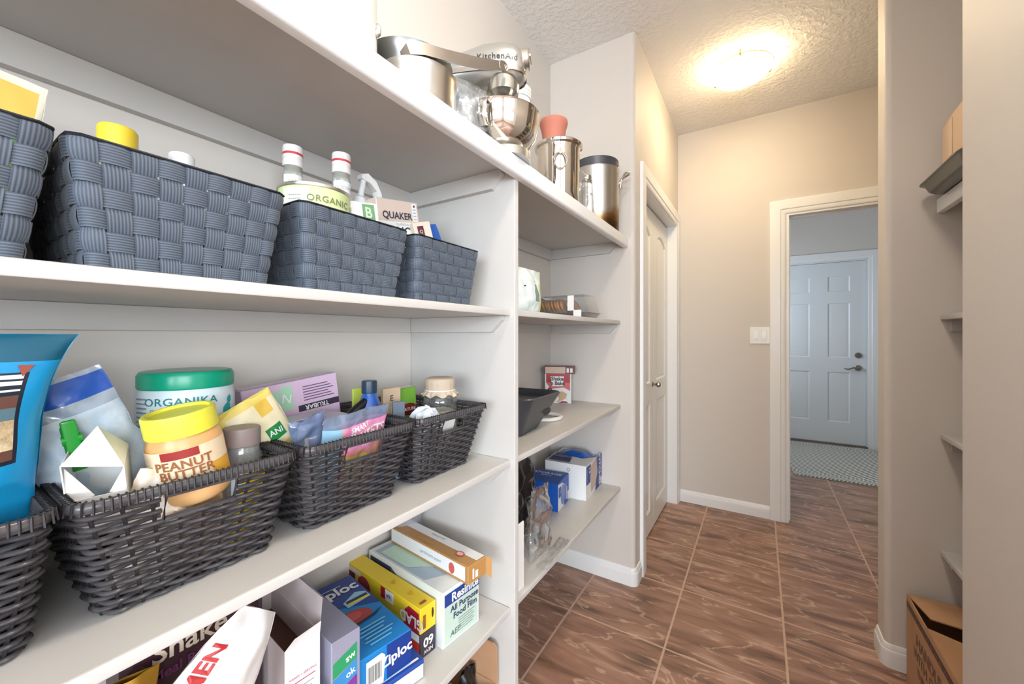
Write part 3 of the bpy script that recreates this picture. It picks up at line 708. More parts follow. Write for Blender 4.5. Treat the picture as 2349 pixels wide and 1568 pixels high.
st = [(-.215,.012,.230,.250),(-.210,.030,.215,.262),(-.195,.042,.206,.276),(-.15,.052,.202,.296),(-.09,.056,.204,.318),(-.03,.058,.208,.334),(.02,.056,.212,.336),(.055,.048,.216,.328),(.076,.034,.226,.312),(.084,.012,.250,.285)]
vs = [p for s_ in st for p in sect(*s_)]; n_ = 20
b.add(vs, [(i*n_+j, i*n_+(j+1)%n_, (i+1)*n_+(j+1)%n_, (i+1)*n_+j) for i in range(len(st)-1) for j in range(n_)] + [tuple(range(n_)), tuple((len(st)-1)*n_+j for j in range(n_))], MIX)
hd = b.build('mixer_head', t, 60)
b = MB(); vs = []
bs = [(-.19,.0436),(-.10,.0550),(-.03,.0580),(.02,.0556),(.055,.0478),(.076,.034),(.085,.014)]
for sg in (1, -1):
    vs = [(x, sg*(hw+.0006), z) for x, hw in bs for z in (.236, .249)]
    b.add(vs, [(2*i, 2*i+2, 2*i+3, 2*i+1) for i in range(len(bs)-1)], BRUSHED)
b.build('trim_band', hd)
mapf = lambda x, y: Vector((x, -(.0590 - .0115*max(0, (x+.01)/.065)**2), .270+y))
lettering(hd, None, 'KitchenAid', .022, (.012, 0), mat('mixer_ink', (52,52,52), .4), bold=.012, space=1.12, mapf=mapf)
kb = MB().lathe([(.0,0),(.028,0),(.028,.020),(.025,.024),(0,.025)], BRUSHED, 24); kb.v = [(z, x, y) for x, y, z in kb.v]
hub = kb.build('attachment_hub', t); hub.location = (.072, 0, .290)
MB().rbox(.024, .028, -.020, .017, -.003, .003, .001, STEEL).build('hub_slot', hub)
lk = MB().lathe([(.006,0),(.006,.018),(.010,.022),(.011,.032),(.007,.037),(0,.038)], BLACK, 14).build('lock_knob', t); lk.location = (.060, .035, .262); lk.rotation_euler = (R(-90), 0, 0)
MB().lathe([(.0,.182),(.030,.184),(.043,.196),(.046,.215),(.046,.232)], mat('planetary', (196,196,190), .2, .9), 32, (.02,0,0)).build('planetary', t)
MB().tube([(.02,0,.184),(.02,0,.10)], .007, STEEL, 10).build('beater_shaft', t)
b = MB(); b.sheet(lambda u, v: Vector((-.165 + .030*math.cos(2*PI*u)*(1.2-.35*v), .040*math.sin(2*PI*u)*(1.15-.3*v), .022+.195*v)), 20, 6, MIX, True); b.build('pedestal', t, 60)
MB().prism([(p[0]*1.0-.06, p[1]) for p in rrect2(.155, .075, .06, 8)], 0, .022, MIX).build('mixer_base', t)
t = thing('mixing_bowl', 'polished steel mixing bowl with strap handle under the mixer head', 'mixing bowl', (-.62, .93, ZT+.0225), 90)
bp_ = [(.0,.0),(.046,.0),(.048,.006),(.056,.010),(.078,.022),(.095,.045),(.103,.075),(.106,.104),(.109,.108),(.106,.108),(.100,.076),(.090,.046),(.07,.022),(.0,.012)]
MB().lathe(bp_, STEEL, 64).build('bowl_body', t)
a_ = R(-168); c_, s_ = math.cos(a_), math.sin(a_)
b = MB(); pp = [Vector((c_*r, s_*r, z)) for r, z in ((.102,.094),(.128,.096),(.134,.082),(.132,.05),(.122,.03),(.094,.036))]
sv = Vector((-s_, c_, 0)); vs = []
for p in pp:
    for k in (-1, 1): vs.append(p + sv*.011*k)
b.add(vs, [(2*i, 2*i+1, 2*i+3, 2*i+2) for i in range(5)], STEEL); ho = b.build('handle', t, 60)
sm_ = ho.modifiers.new('s', 'SOLIDIFY'); sm_.thickness = .002
t, f = pouch('plastic_bag', 'crumpled clear plastic bag slumped between pan and mixing bowl', 'plastic bag', (-.625, .792, ZT+.001), .10, .155, .04, CLEAR, rz=70, seed=3, crumple=.012, freq=28, top=.3)
MB().sheet(lambda u, v: f(u, v, -1)*0.92+Vector((0, .004, .004)), 14, 18, film('milky_film', (232, 236, 238), .35, .15)).build('folded_layer', t, 60)
t = thing('canister', 'white ribbed plastic tub standing behind the mixing bowl', 'canister', (-.675, 1.105, ZT), 90)
MB().lathe([(.040,0),(.043,.004),(.043,.30)], WHITE, 32).build('tub_body', t)
MB().lathe([(.046,.285),(.046,.292),(.044,.294),(.046,.296),(.046,.303),(.044,.305),(.046,.307),(.046,.318),(.04,.322),(0,.322)], WHITE, 32).build('lid', t)
t = thing('ice_bucket', 'polished steel bucket with ring handles', 'bucket', (-.635, 1.335, ZT), 90)
MB().lathe([(.0,0),(.074,0),(.076,.004),(.078,.19),(.081,.2),(.088,.205),(.090,.212),(.087,.216),(.080,.21),(.074,.196),(.070,.01),(.0,.006)], STEEL, 64).build('bucket_body', t)
for an in (-150, 30):
    c_, s_ = math.cos(R(an)), math.sin(R(an)); cc = Vector((c_*.088, s_*.088, .13)); sv = Vector((-s_, c_, 0))
    q = MB().tube([Vector((c_*.077, s_*.077, .16)), Vector((c_*.092, s_*.092, .16))], .008, STEEL, 12).build('handle_lug', t)
    MB().tube([cc + sv*(.024*math.cos(a)) + Vector((0,0,.028*math.sin(a))) for a in [2*PI*k/28 for k in range(28)]], .0028, STEEL, 8, True).build('ring_handle', t)
t = thing('flower_pot', 'terracotta pot with rolled rim standing in the steel bucket', 'flower pot', (-.655, 1.335, ZT+.0065), 90)
TERR = mat('terracotta', (190, 118, 100), .7, bump=(120, .08, .001))
MB().lathe([(.0,0),(.034,0),(.040,.19),(.0415,.245),(.046,.275),(.051,.292),(.053,.300),(.052,.309),(.047,.309),(.044,.296),(.028,.245),(.0,.1)], TERR, 40).build('pot_body', t)
t = thing('stock_pot', 'tall aluminium stock pot with scorched base and loop handles', 'stock pot', (-.66, 1.805, ZT), 90)
SCORCH = mat('scorched_aluminium', (214, 212, 208), .34, 1.0)
nt = SCORCH.node_tree; g_ = nt.nodes.new('ShaderNodeTexCoord'); sx = nt.nodes.new('ShaderNodeSeparateXYZ'); nt.links.new(g_.outputs['Object'], sx.inputs[0])
ns = nt.nodes.new('ShaderNodeTexNoise'); ns.inputs['Scale'].default_value = 16; nt.links.new(g_.outputs['Object'], ns.inputs[0])
ma = nt.nodes.new('ShaderNodeMath'); ma.operation = 'MULTIPLY_ADD'; ma.inputs[1].default_value = -.09; nt.links.new(ns.outputs['Fac'], ma.inputs[0]); nt.links.new(sx.outputs[2], ma.inputs[2])
mb_ = nt.nodes.new('ShaderNodeMath'); mb_.operation = 'MULTIPLY_ADD'; mb_.inputs[1].default_value = -.30; nt.links.new(sx.outputs[0], mb_.inputs[0]); nt.links.new(ma.outputs[0], mb_.inputs[2])
rp = nt.nodes.new('ShaderNodeValToRGB'); rp.color_ramp.elements[0].color = rgb((96, 72, 46)); rp.color_ramp.elements[0].position = 0.0; rp.color_ramp.elements[1].color = rgb((214, 212, 208)); rp.color_ramp.elements[1].position = .075
e = rp.color_ramp.elements.new(.035); e.color = rgb((168, 132, 88))
nt.links.new(mb_.outputs[0], rp.inputs[0]); nt.links.new(rp.outputs[0], nt.nodes['Principled BSDF'].inputs['Base Color'])
MB().lathe([(.0,0),(.098,0),(.103,.005),(.1045,.02),(.1045,.285),(.1075,.290),(.1045,.291),(.101,.284),(.101,.02),(.0,.01)], SCORCH, 56).build('pot_body', t)
for an in (-60, 120):
    c_, s_ = math.cos(R(an)), math.sin(R(an)); sv = Vector((-s_, c_, 0)); rv = Vector((c_, s_, 0))
    hpth = [rv*.105 + sv*-.042 + Vector((0,0,.20)), rv*.108 + sv*-.042 + Vector((0,0,.235)), rv*.128 + sv*-.036 + Vector((0,0,.272)), rv*.150 + sv*-.022 + Vector((0,0,.282)), rv*.158 + sv*0 + Vector((0,0,.282)),
            rv*.150 + sv*.022 + Vector((0,0,.282)), rv*.128 + sv*.036 + Vector((0,0,.272)), rv*.108 + sv*.042 + Vector((0,0,.235)), rv*.105 + sv*.042 + Vector((0,0,.20))]
    h_ = MB().tube(hpth, .0055, ALU, 10).build('loop_handle', t, 60)
    for k in (-1, 1):
        for zz in (.21, .23): MB().lathe([(.0,0),(.005,0),(.004,.003),(0,.004)], ALU, 10).build('rivet', h_).location = rv*.110 + sv*.042*k + Vector((0,0,zz))
t = thing('pan_insert', 'dark grey steamer pan with wire bail set in the stock pot', 'steamer pan', (-.66, 1.805, ZT+.292), 90)
MB().lathe([(.0,-.0),(.094,.0),(.0985,.0),(.1015,.035),(.103,.037),(.100,.037),(.096,.004),(.0,.003)], NONSTICK, 48).build('pan_body', t)
MB().tube([(.03,-.097,.022),(.045,-.100,.026),(.075,-.085,.050),(.100,-.052,.050),(.1035,-.03,.030)], .0035, BRUSHED, 8).build('bail', t)
t = thing('glass_bottle', 'slim clear bottle with white label in front of the stock pot', 'bottle', (-.600, 1.53, ZT), 90)
MB().lathe([(.0,0),(.021,0),(.022,.003),(.022,.14),(.020,.15),(.018,.153)], GLASS, 28).build('bottle_body', t)
MB().lathe([(.0185,.15),(.019,.166),(.017,.169),(0,.169)], BRUSHED, 24).build('cap', t)
cyl_patch(t, .022, (-.032, .032), (.015, .132), PAPER)
lettering(t, None, 'est', .022, (0, .09), ink((90,90,96)), mapf=on_cyl(.022), shear=.3)
t, f = pouch('plastic_wrap', 'crumpled clear wrap between the steel bucket and slim bottle', 'plastic bag', (-.590, 1.455, ZT+.001), .07, .16, .03, CLEAR, rz=80, seed=8, crumple=.012, freq=34, top=.3)

# ================================================================== SECOND SHELF: CONTENTS OF THE STRAP BASKETS
B2 = Z2 + .0034
t, f = pouch('gift_tag', 'cream packet with yellow tab poking out of the strap basket', 'packet', (-.80, .050, B2), .066, .255, .02, lambda u, v: ink((236,200,96)) if .25 < u < .90 and .80 < v < .95 else ink((244,236,214)), rz=90, ry=7, seed=2, crumple=.002)
t, f = pouch('produce_bag', 'green leafy snack bag at the rim of the strap basket', 'packet', (-.70, .030, B2), .10, .150, .03, lambda u, v: ink((110,176,80)) if v > .8 else ink((196,222,150)), rz=90, seed=5, crumple=.004)
t = thing('spice_jar', 'jar with bright yellow lid inside the strap basket', 'jar', (-.745, .1685, B2), 90)
MB().lathe([(.0,0),(.019,0),(.020,.003),(.020,.168),(.017,.174)], film('amber_glass', (214,190,140), .5), 24).build('jar_body', t)
MB().lathe([(.0208,.172),(.0208,.203),(.019,.206),(0,.206)], mat('yellow_lid', (236,206,60), .4), 28).build('lid', t)
t = thing('pill_bottle', 'white capped bottle barely showing over the strap basket rim', 'bottle', (-.79, .2535, B2), 90)
MB().lathe([(.0,0),(.022,0),(.023,.003),(.023,.185),(.016,.192)], WHITE, 24).build('bottle_body', t)
MB().lathe([(.017,.19),(.017,.211),(.015,.214),(0,.214)], WHITE, 24).build('cap', t)
CAPW = mat('cap_white', (240,236,232), .4)
for k, (x, y, lb, tx) in enumerate(((-.838, .4585, 'vanilla bottle with red-striped white cap, farther from the pump bottle', 'VANILLA'), (-.782, .5345, 'vanilla bottle with red-striped white cap, right beside the pump bottle', 'COCONUT'))):
    t = thing('extract_bottle', lb, 'bottle', (x, y, B2), 90, group='two slim extract bottles')
    MB().lathe([(.0,0),(.018,0),(.019,.004),(.019,.262),(.017,.272),(.0165,.282)], film('grey_glass', (206,210,198), .45), 28).build('bottle_body', t)
    MB().lathe([(.0185,.278),(.0195,.281),(.0195,.290),(.0180,.293),(.0195,.295),(.0195,.301),(.0195,.306),(.0195,.318),(.0185,.321),(0,.321)], CAPW, 28,
               mats=[CAPW,CAPW,CAPW,CAPW,CAPW,ink((204,72,80)),CAPW,CAPW,CAPW]).build('cap', t)
    cyl_patch(t, .0192, (-.029, .029), (.222, .258), PAPER)
    lettering(t, None, tx, .0095, (0, .243), ink((150,156,166)), mapf=on_cyl(.0192))
    lettering(t, None, '50 mL', .006, (0, .231), ink((170,174,182)), mapf=on_cyl(.0192))
t = thing('food_tin', 'wide pale green tin lettered ORGANIC behind the basket rim', 'tin', (-.737, .447, B2), 90)
GRN = ink((214,226,164))
MB().lathe([(.0,0),(.064,0),(.065,.002),(.064,.004),(.064,.194),(.0655,.196),(.0655,.199),(.062,.199),(.061,.196),(.0,.195)], GRN, 48).build('tin_body', t)
MB().lathe([(.0652,.194),(.0662,.196),(.0662,.200),(.064,.2005)], BRUSHED, 48).build('rim', t)
cyl_patch(t, .0645, (-.095, -.045), (.120, .190), ink((234,238,214)))
lettering(t, None, 'ORGANIC \u00b7 BIOLOGIQUE', .0165, (.052, .172), ink((120,126,88)), mapf=on_cyl(.0645, .0012), bold=.01, space=1.1)
for k in range(4): lettering(t, None, '------', .012, (-.07, .177-k*.007), ink((130,150,150)), mapf=on_cyl(.0645, .0014))
t = thing('pump_bottle', 'white pump dispenser bottle leaning beside the oat box', 'bottle', (-.805, .557, B2+.026), 90, ry=11)
MB().lathe([(.0,0),(.022,0),(.024,.004),(.024,.19),(.018,.205),(.012,.208)], WHITE, 28).build('bottle_body', t)
MB().lathe([(.0135,.204),(.0135,.226),(.010,.23),(.007,.232),(.0065,.285)], mat('pump_white', (226,230,232), .35), 24).build('collar', t)
MB().prism([(-.012,.282),(.004,.292),(.030,.284),(.050,.262),(.055,.243),(.047,.241),(.036,.262),(.014,.272),(-.010,.272)], -.009, .009, WHITE, 'y').build('pump_head', t)
BX = ink((216,196,182))
sz = (.128, .052, .245)
t = carton('oatmeal_box', 'beige oatmeal box lettered QUAKER and SUCRE leaning left', 'box', (-.775, .705, B2+.012), sz, BX, rz=88, ry=-9)
fr = face(sz, 'front')
decal(t, fr, rect(-.063, .063, -.11, .070), PAPER); decal(t, fr, rect(.042, .058, .074, .118), PAPER)
lettering(t, fr, 'QUAKER', .023, (-.006, .084), ink((52,60,80)), bold=.02)
lettering(t, fr, 'CLASSIQUE', .008, (.006, .064), ink((150,150,156)))
lettering(t, fr, 'SUCRE', .030, (.018, .046), ink((52,60,80)), bold=.022)
for k in range(4): decal(t, fr, rect(.045, .055, .102-k*.008, .105-k*.008), ink((176,184,190)), off=.0012)
decal(t, fr, disc(.05, .112, .003), ink((60,62,70)), off=.0012)
sz = (.07, .032, .200)
t = carton('tea_box', 'white box with green label at the basket rim', 'box', (-.706, .551, B2), sz, PAPER, rz=84, ry=-8)
fr = face(sz, 'front'); decal(t, fr, [(-.002,.03),(.026,.03),(.026,.096),(-.002,.096)], ink((122,166,118)))
lettering(t, fr, 'B', .03, (.011, .078), ink((206,226,198)), bold=.02)
sz = (.05, .02, .212)
t = carton('snack_bar_box', 'narrow beige box with dark square label in the strap basket', 'box', (-.72, .779, B2+.006), sz, ink((232,214,196)), rz=76, ry=-16)
fr = face(sz, 'front'); decal(t, fr, rect(-.016, .002, .068, .096), ink((96,44,58))); decal(t, fr, [(-.006,.04),(.004,.058),(.014,.04)], ink((222,160,84)))
lettering(t, fr, 'Q', .012, (-.007, .082), ink((240,220,210)))
sz = (.012, .05, .235)
t = carton('white_envelope', 'thin white card between the oat box and the narrow beige box', 'card', (-.80, .772, B2), sz, PAPER, rz=88, ry=-7)
t, f = pouch('blue_sachet', 'bright blue foil sachet with pointed top in the strap basket', 'packet', (-.728, .812, B2), .058, .222, .014, lambda u, v: ink((36,92,176)) if u > .25 else ink((110,106,170)), rz=70, ry=-12, seed=4, crumple=.003, flare=-.5)

# ================================================================== THIRD SHELF: CONTENTS OF THE WICKER BASKETS
B3 = Z3 + .0055
BLUE1, BLUE2, BRN = mat('bag_blue', (22,150,208), .32), mat('bag_teal', (14,92,118), .32), mat('bag_brown', (108,72,62), .4)
NUT = mat('nuts', (226,208,172), .7, bump=(60, .9, .006), vary=(70, (188,160,118), .18)); NAVY = mat('bag_navy', (24,36,54), .35)
def bluebag(u, v):
    if v > .86: return BLUE2
    if u < .88 and .36 < v < .80:
        if v > .70: return ink((224,232,240)) if int((v-.70)/.0167) % 2 else NAVY
        if v > .64: return BRN
        if v > .57: return mat('bag_window', (96,128,140), .25)
        if v > .43: return NUT
        return BRN if v > .375 else NAVY
    if u < .90 and .35 < v < .81: return NAVY
    return BLUE1
t, f = pouch('nut_bag', 'bright blue snack bag with a window showing pale nuts', 'snack bag', (-.715, .010, B3+.1345), .190, .212, .085, bluebag, rz=88, rx=6, nu=56, nv=96, seed=1, crumple=.004, freq=14, flare=.27, taper=.10, back=BLUE1)
decal_pts = [(.064,.180),(.076,.180),(.070,.168)]
b = MB(); mp_ = on_pouch(f, .190, .212); b.add([mp_(*p) for p in decal_pts], [(0,1,2)], ink((158,78,62))); b.build('print_mark', t, None)
lettering(t, None, 'Nuts', .02, (.030, .172), ink((60,84,100)), mapf=mp_)
carton('added_bag_support', 'dark box added as support under the blue nut bag in the wicker basket', 'box', (-.775, -.018, B3), (.15, .13, .134), ink((44,42,46)))  # unseen box, added to hold the nut bag up above the rim
ZIPB = film('zip_blue', (196,216,238), .55, .1); PALE = mat('pale_blue_contents', (184,206,226), .4, bump=(50,.5,.004), vary=(30,(222,232,240),.2))
t, f = pouch('freezer_bag', 'clear zip bag with blue strip leaning beside the blue nut bag', 'zip bag', (-.757, .186, B3+.088), .112, .212, .036, lambda u, v: (mat('zip_strip', (36,92,190), .3) if v > .86 and v < .965 else ZIPB if v > .78 else PALE), rz=88, ry=-24, seed=6, crumple=.009, freq=24, nv=40)
t = thing('bag_clip', 'green plastic bag clip behind the white carton', 'bag clip', (-.725, .128, B3+.185), 84, ry=-10)
GC = mat('clip_green', (24,150,44), .25)
MB().rbox(-.007, .007, -.006, .0, 0, .055, .003, GC).build('jaw', t); MB().rbox(-.008, .008, .001, .007, -.012, .048, .003, GC).build('jaw', t)
MB().tube([(-.009,0,.03),(.009,0,.03)], .006, GC, 10).build('hinge', t)
# open white carton end
t = thing('paper_carton', 'white open-ended carton with folded triangular opening', 'carton', (-.712, .149, B3+.116), 72, rx=10, ry=-4)
w_, d_, h_ = .052, .062, .106
b = MB().box(-w_/2, -w_/2+.0012, -d_/2, d_/2, 0, h_-.02, PAPER).box(w_/2-.0012, w_/2, -d_/2, d_/2, 0, h_-.035, PAPER).box(-w_/2, w_/2, d_/2-.0012, d_/2, 0, h_-.03, PAPER)
b.box(-w_/2, w_/2, -d_/2, -d_/2+.0012, 0, .040, PAPER)
b.build('carton_walls', t)
b = MB().add([(-w_/2,-d_/2,h_-.02),(w_/2,-d_/2,h_-.035),(.004,.0,h_+.012),(-.012,d_/2,h_-.02),(w_/2,d_/2,h_-.03)], [(0,1,2),(0,2,3),(1,4,2),(2,4,3)], PAPER); b.build('folded_top', t, None)
b = MB().add([(-w_/2,-d_/2-.001,.035),(-.002,-d_/2+.004,.04),(-w_/2+.002,-d_/2+.006,h_-.025)], [(0,1,2)], PAPER).add([(w_/2,-d_/2-.001,.035),(.010,-d_/2+.004,.04),(w_/2-.002,-d_/2+.006,h_-.04)], [(0,1,2)], PAPER); b.build('side_flap', t, None)
t, f = pouch('wrapper', 'crumpled beige wrapper at the wicker basket rim', 'wrapper', (-.715, .178, B3), .07, .170, .04, mat('beige_wrap', (224,204,178), .4, vary=(50,(236,232,226),.15)), rz=85, ry=12, rx=12, seed=9, crumple=.012, freq=40, top=.4)
# supplement tub
t = thing('supplement_tub', 'white tub with green lid lettered ORGANIKA', 'tub', (-.822, .272, B3), 69)
TUBW = mat('tub_white', (214,228,236), .35)
MB().lathe([(.0,0),(.063,0),(.066,.004),(.066,.20),(.0655,.245),(.0625,.256),(.0605,.262)], TUBW, 56).build('tub_body', t)
MB().lathe([(.0632,.258),(.0645,.261),(.0645,.279),(.061,.285),(.055,.286),(0,.286)], mat('lid_green', (0,156,122), .28), 56).build('lid', t)
mapo = on_cyl(.0655, .0012)
lettering(t, None, 'ORGANIKA', .0165, (-.006, .240), ink((32,128,128)), mapf=mapo, bold=.006, space=1.05, stretch=1.1)
lettering(t, None, 'ENHANCED COLLAGEN', .0065, (-.010, .227), ink((110,140,150)), mapf=mapo)
for k in range(7): cyl_patch(t, .066, (-.075, -.052), (.244-k*.007, .2465-k*.007), ink((130,150,160)), .0006)
b = MB()
def leaf_blob(cx, cy, r, sd):
    rnd = random.Random(sd); n = 16; pts = [(cx+r*(.75+.35*rnd.random())*math.cos(2*PI*k/n), cy+1.5*r*(.75+.35*rnd.random())*math.sin(2*PI*k/n)) for k in range(n)]
    b.add([mapo(*p) for p in pts], [tuple(range(n))], ink((22,160,170)))
leaf_blob(.058, .195, .014, 1); leaf_blob(.062, .218, .009, 2); leaf_blob(.050, .170, .016, 3); leaf_blob(.066, .236, .005, 4)
b.build('printed_splash', t, None)
# peanut butter
t = thing('added_jar_support', 'kraft pouch shape added as support under the peanut butter jar', 'packet', (-.745, .235, B3), 90)  # mostly hidden block, added so the jar has something to stand on
MB().rbox(-.06, .06, -.035, .030, 0, .105, .018, mat('support_kraft', (196,158,118), .6, bump=(30,.5,.004)), 3).build('bag_body', t)
t = thing('peanut_butter_jar', 'peanut butter jar with yellow lid tilted in the wicker basket', 'jar', (-.692, .2400, B3+.115), 66, rx=5, ry=-9)
PB = mat('peanut_butter', (206,150,92), .35, vary=(14,(222,178,124),.25)); PBL = ink((226,206,176))
MB().lathe([(.0,0),(.038,0),(.0425,.005),(.044,.015),(.044,.078),(.042,.088),(.0385,.095),(.0385,.098)], PB, 48).build('jar_body', t)
MB().lathe([(.0405,.096),(.0415,.098),(.0415,.124),(.040,.1265),(.036,.1265),(.034,.1225),(0,.1225)], mat('lid_yellow', (226,222,72), .38), 48).build('lid', t)
cyl_patch(t, .0442, (-.062, .062), (.024, .082), PBL, .0004, n=24)
cyl_patch(t, .0442, (-.062, .062), (.024, .036), ink((214,160,60)), .0008, n=24)
cyl_patch(t, .0442, (.030, .062), (.036, .052), ink((214,160,60)), .0008, n=8)
cyl_patch(t, .0442, (-.024, .018), (.070, .0815), ink((150,42,36)), .0009, n=10)
mapo = on_cyl(.0442, .0016)
lettering(t, None, 'PEANUT', .0165, (-.001, .0615), ink((150,92,52)), mapf=mapo, bold=.02, space=1.05)
lettering(t, None, 'BUTTER', .0165, (.001, .0485), ink((150,92,52)), mapf=mapo, bold=.02, space=1.05)
b = MB(); b.add([mapo(*p) for p in disc(-.046, .046, .009, .014)], [tuple(range(20))], ink((196,140,90))); b.build('printed_nut', t, None)
t = thing('glass_jar', 'clear jar with grey-brown lid behind the peanut butter', 'jar', (-.713, .3075, B3), 100)
MB().lathe([(.0,0),(.025,0),(.027,.004),(.027,.150),(.024,.162),(.0225,.168)], film('jar_plastic', (200,208,214), .3), 36).build('jar_body', t)
MB().lathe([(.0,.004),(.023,.005),(.023,.10),(.0,.11)], mat('jar_powder', (170,150,130), .8), 24).build('contents', t)
MB().lathe([(.025,.166),(.0262,.168),(.0262,.192),(.0245,.195),(0,.195)], mat('lid_taupe', (142,128,124), .4), 36).build('lid', t)
cyl_patch(t, .0272, (-.030, .030), (.085, .135), ink((210,220,234))); cyl_patch(t, .0272, (.008, .017), (.085, .133), ink((132,74,46)), .0009)
lettering(t, None, 'natural', .007, (-.010, .12), ink((140,150,170)), mapf=on_cyl(.0272, .0013))
t, f = pouch('yellow_packet', 'small yellow packet tucked at the right end of the peanut butter basket', 'packet', (-.700, .292, B3+.0), .03, .155, .012, ink((224,186,40)), rz=90, rx=16, ry=5, seed=12, crumple=.003)

# third basket
sz = (.195, .042, .232); LAV = ink((214,186,210))
t = carton('protein_bar_box', 'lavender snack bar box with upside-down lettering', 'box', (-.868, .495, B3+.015), sz, LAV, rz=84, ry=-7)
fr = face(sz, 'front')
decal(t, fr, rect(.005, .096, .046, .060), ink((58,48,66))); lettering(t, fr, 'TRUBAR', .014, (.045, .053), PAPER, rot=180, bold=.015)
for (u0, u1, v0, v1) in ((-.055,-.030,.062,.100),(-.028,-.004,.056,.108),(-.085,-.060,.072,.098)): decal(t, fr, rect(u0, u1, v0, v1), ink((170,214,180)))
lettering(t, fr, 'N', .026, (-.016, .082), PAPER, rot=165); 
for k in range(6): decal(t, fr, rect(.018, .086-.006*(k % 3), .068+k*.006, .0702+k*.006), ink((110,84,118)))
decal(t, face(sz, 'top'), rect(-.095, .095, -.019, .019), ink((232,222,236)))
def ylw(u, v):
    if v > .90 or (u < .12 and v > .6): return ink((236,214,110))
    if .10 < u < .36 and .56 < v < .74: return ink((112,190,118))
    if .52 < u < .84 and .46 < v < .62: return ink((28,138,66))
    if v < .38: return ink((240,206,104))
    if .62 < u < .86 and .74 < v < .9: return ink((236,196,84))
    return ink((240,228,190))
t, f = pouch('cracker_bag', 'cream and yellow snack bag with green labels beside the lavender box', 'snack bag', (-.745, .398, B3+.085), .095, .165, .03, ylw, rz=90, ry=-28, nu=44, nv=44, seed=11, crumple=.004, freq=26)
mp_ = on_pouch(f, .095, .165)
lettering(t, None, 'IO', .015, (-.026, .107), PAPER, mapf=mp_, bold=.02); lettering(t, None, 'ANI', .015, (.017, .089), PAPER, mapf=mp_, bold=.02, rot=-8); lettering(t, None, 'Sal', .024, (-.008, .058), ink((60,46,30)), mapf=mp_, shear=.4)
t = thing('food_container', 'frosted plastic food container with beige contents', 'container', (-.760, .462, B3+.006), 90, ry=-2)
FROST = film('frosted_plastic', (214,220,224), .55, .3)
b = MB(); pr_ = rrect2(.052, .046, .014, 5); b.prism(pr_, 0, .165, FROST); b.build('tub', t)
MB().prism(rrect2(.049, .043, .014, 5), .002, .125, mat('crumbs', (212,190,164), .8, bump=(60,.6,.004), vary=(40,(190,160,130),.2))).build('contents', t)
MB().prism(rrect2(.055, .049, .016, 5), .1652, .174, film('frosted_lid', (226,230,232), .6, .25)).build('lid', t)
t, f = pouch('teal_packet', 'shiny cyan packet leaning on the black-handled lighter', 'packet', (-.73, .478, B3+.10), .042, .10, .012, mat('cyan_foil', (20,164,190), .2, .3), rz=90, ry=52, seed=13, crumple=.004)
t = thing('lighter', 'black-handled utility lighter lying across the basket', 'lighter', (-.748, .500, B3+.150), 90, ry=58)
MB().lathe([(.0,0),(.008,.003),(.010,.02),(.011,.06),(.010,.085),(.006,.093),(0,.095)], BLACK, 16).build('handle', t); MB().tube([(0,0,0),(0,0,-.06)], .004, BLACK, 8).build('nozzle', t)
t = thing('syrup_bottle', 'blue syrup bottle with dark screw cap', 'bottle', (-.752, .585, B3), 90)
SB = mat('syrup_blue', (26,86,168), .18, coat=.5)
MB().lathe([(.0,0),(.030,0),(.033,.004),(.034,.02),(.036,.07),(.038,.09),(.038,.120),(.034,.155),(.024,.190),(.0165,.206),(.0150,.214)], SB, 36).build('bottle_body', t)
MB().lathe([(.0165,.213),(.0168,.216),(.0168,.238),(.0155,.241),(0,.241)], mat('cap_navy', (32,56,76), .35), 28).build('cap', t)
cyl_patch(t, .0342, (.012, .046), (.09, .132), film('clear_label', (226,214,220), .6), .0006); cyl_patch(t, .0342, (.034, .044), (.092, .125), ink((196,56,34)), .001)
lettering(t, None, 'N', .012, (.039, .11), PAPER, mapf=on_cyl(.0342, .0016))
CONT = mat('sweet_contents', (232,186,140), .5, bump=(70,.8,.004), vary=(46,(240,140,160),.14))
def sweets(u, v):
    if v > .88: return film('sweet_film', (176,200,232), .35, .08)
    if .25 < u < .98 and .62 < v < .88: return ink((238,150,196))
    if u < .22: return ink((150,196,224))
    if .30 < u < .66 and .38 < v < .54: return ink((232,220,84))
    return CONT
t, f = pouch('sweets_bag', 'clear zip bag of candies with pink lettered label', 'zip bag', (-.733, .505, B3), .150, .205, .036, sweets, rz=92, rx=17, ry=-2, nu=44, nv=40, seed=14, crumple=.006, freq=24, top=.25)
mp_ = on_pouch(f, .150, .205, .0016)
lettering(t, None, 'SWEETS', .026, (.020, .155), PAPER, mapf=mp_, bold=.03, rot=4); lettering(t, None, 'SWEETS', .012, (.025, .137), ink((250,214,234)), mapf=mp_, bold=.02)
lettering(t, None, 'SMART', .014, (.0, .172), PAPER, mapf=mp_, bold=.03, rot=8)
t, f = pouch('purple_zip_bag', 'blue-tinted empty zip bag folded over the sweets', 'zip bag', (-.715, .425, B3+.135), .07, .055, .02, film('blue_film', (150,176,228), .30, .1), rz=92, ry=-8, seed=15, crumple=.01, freq=26, top=.3)
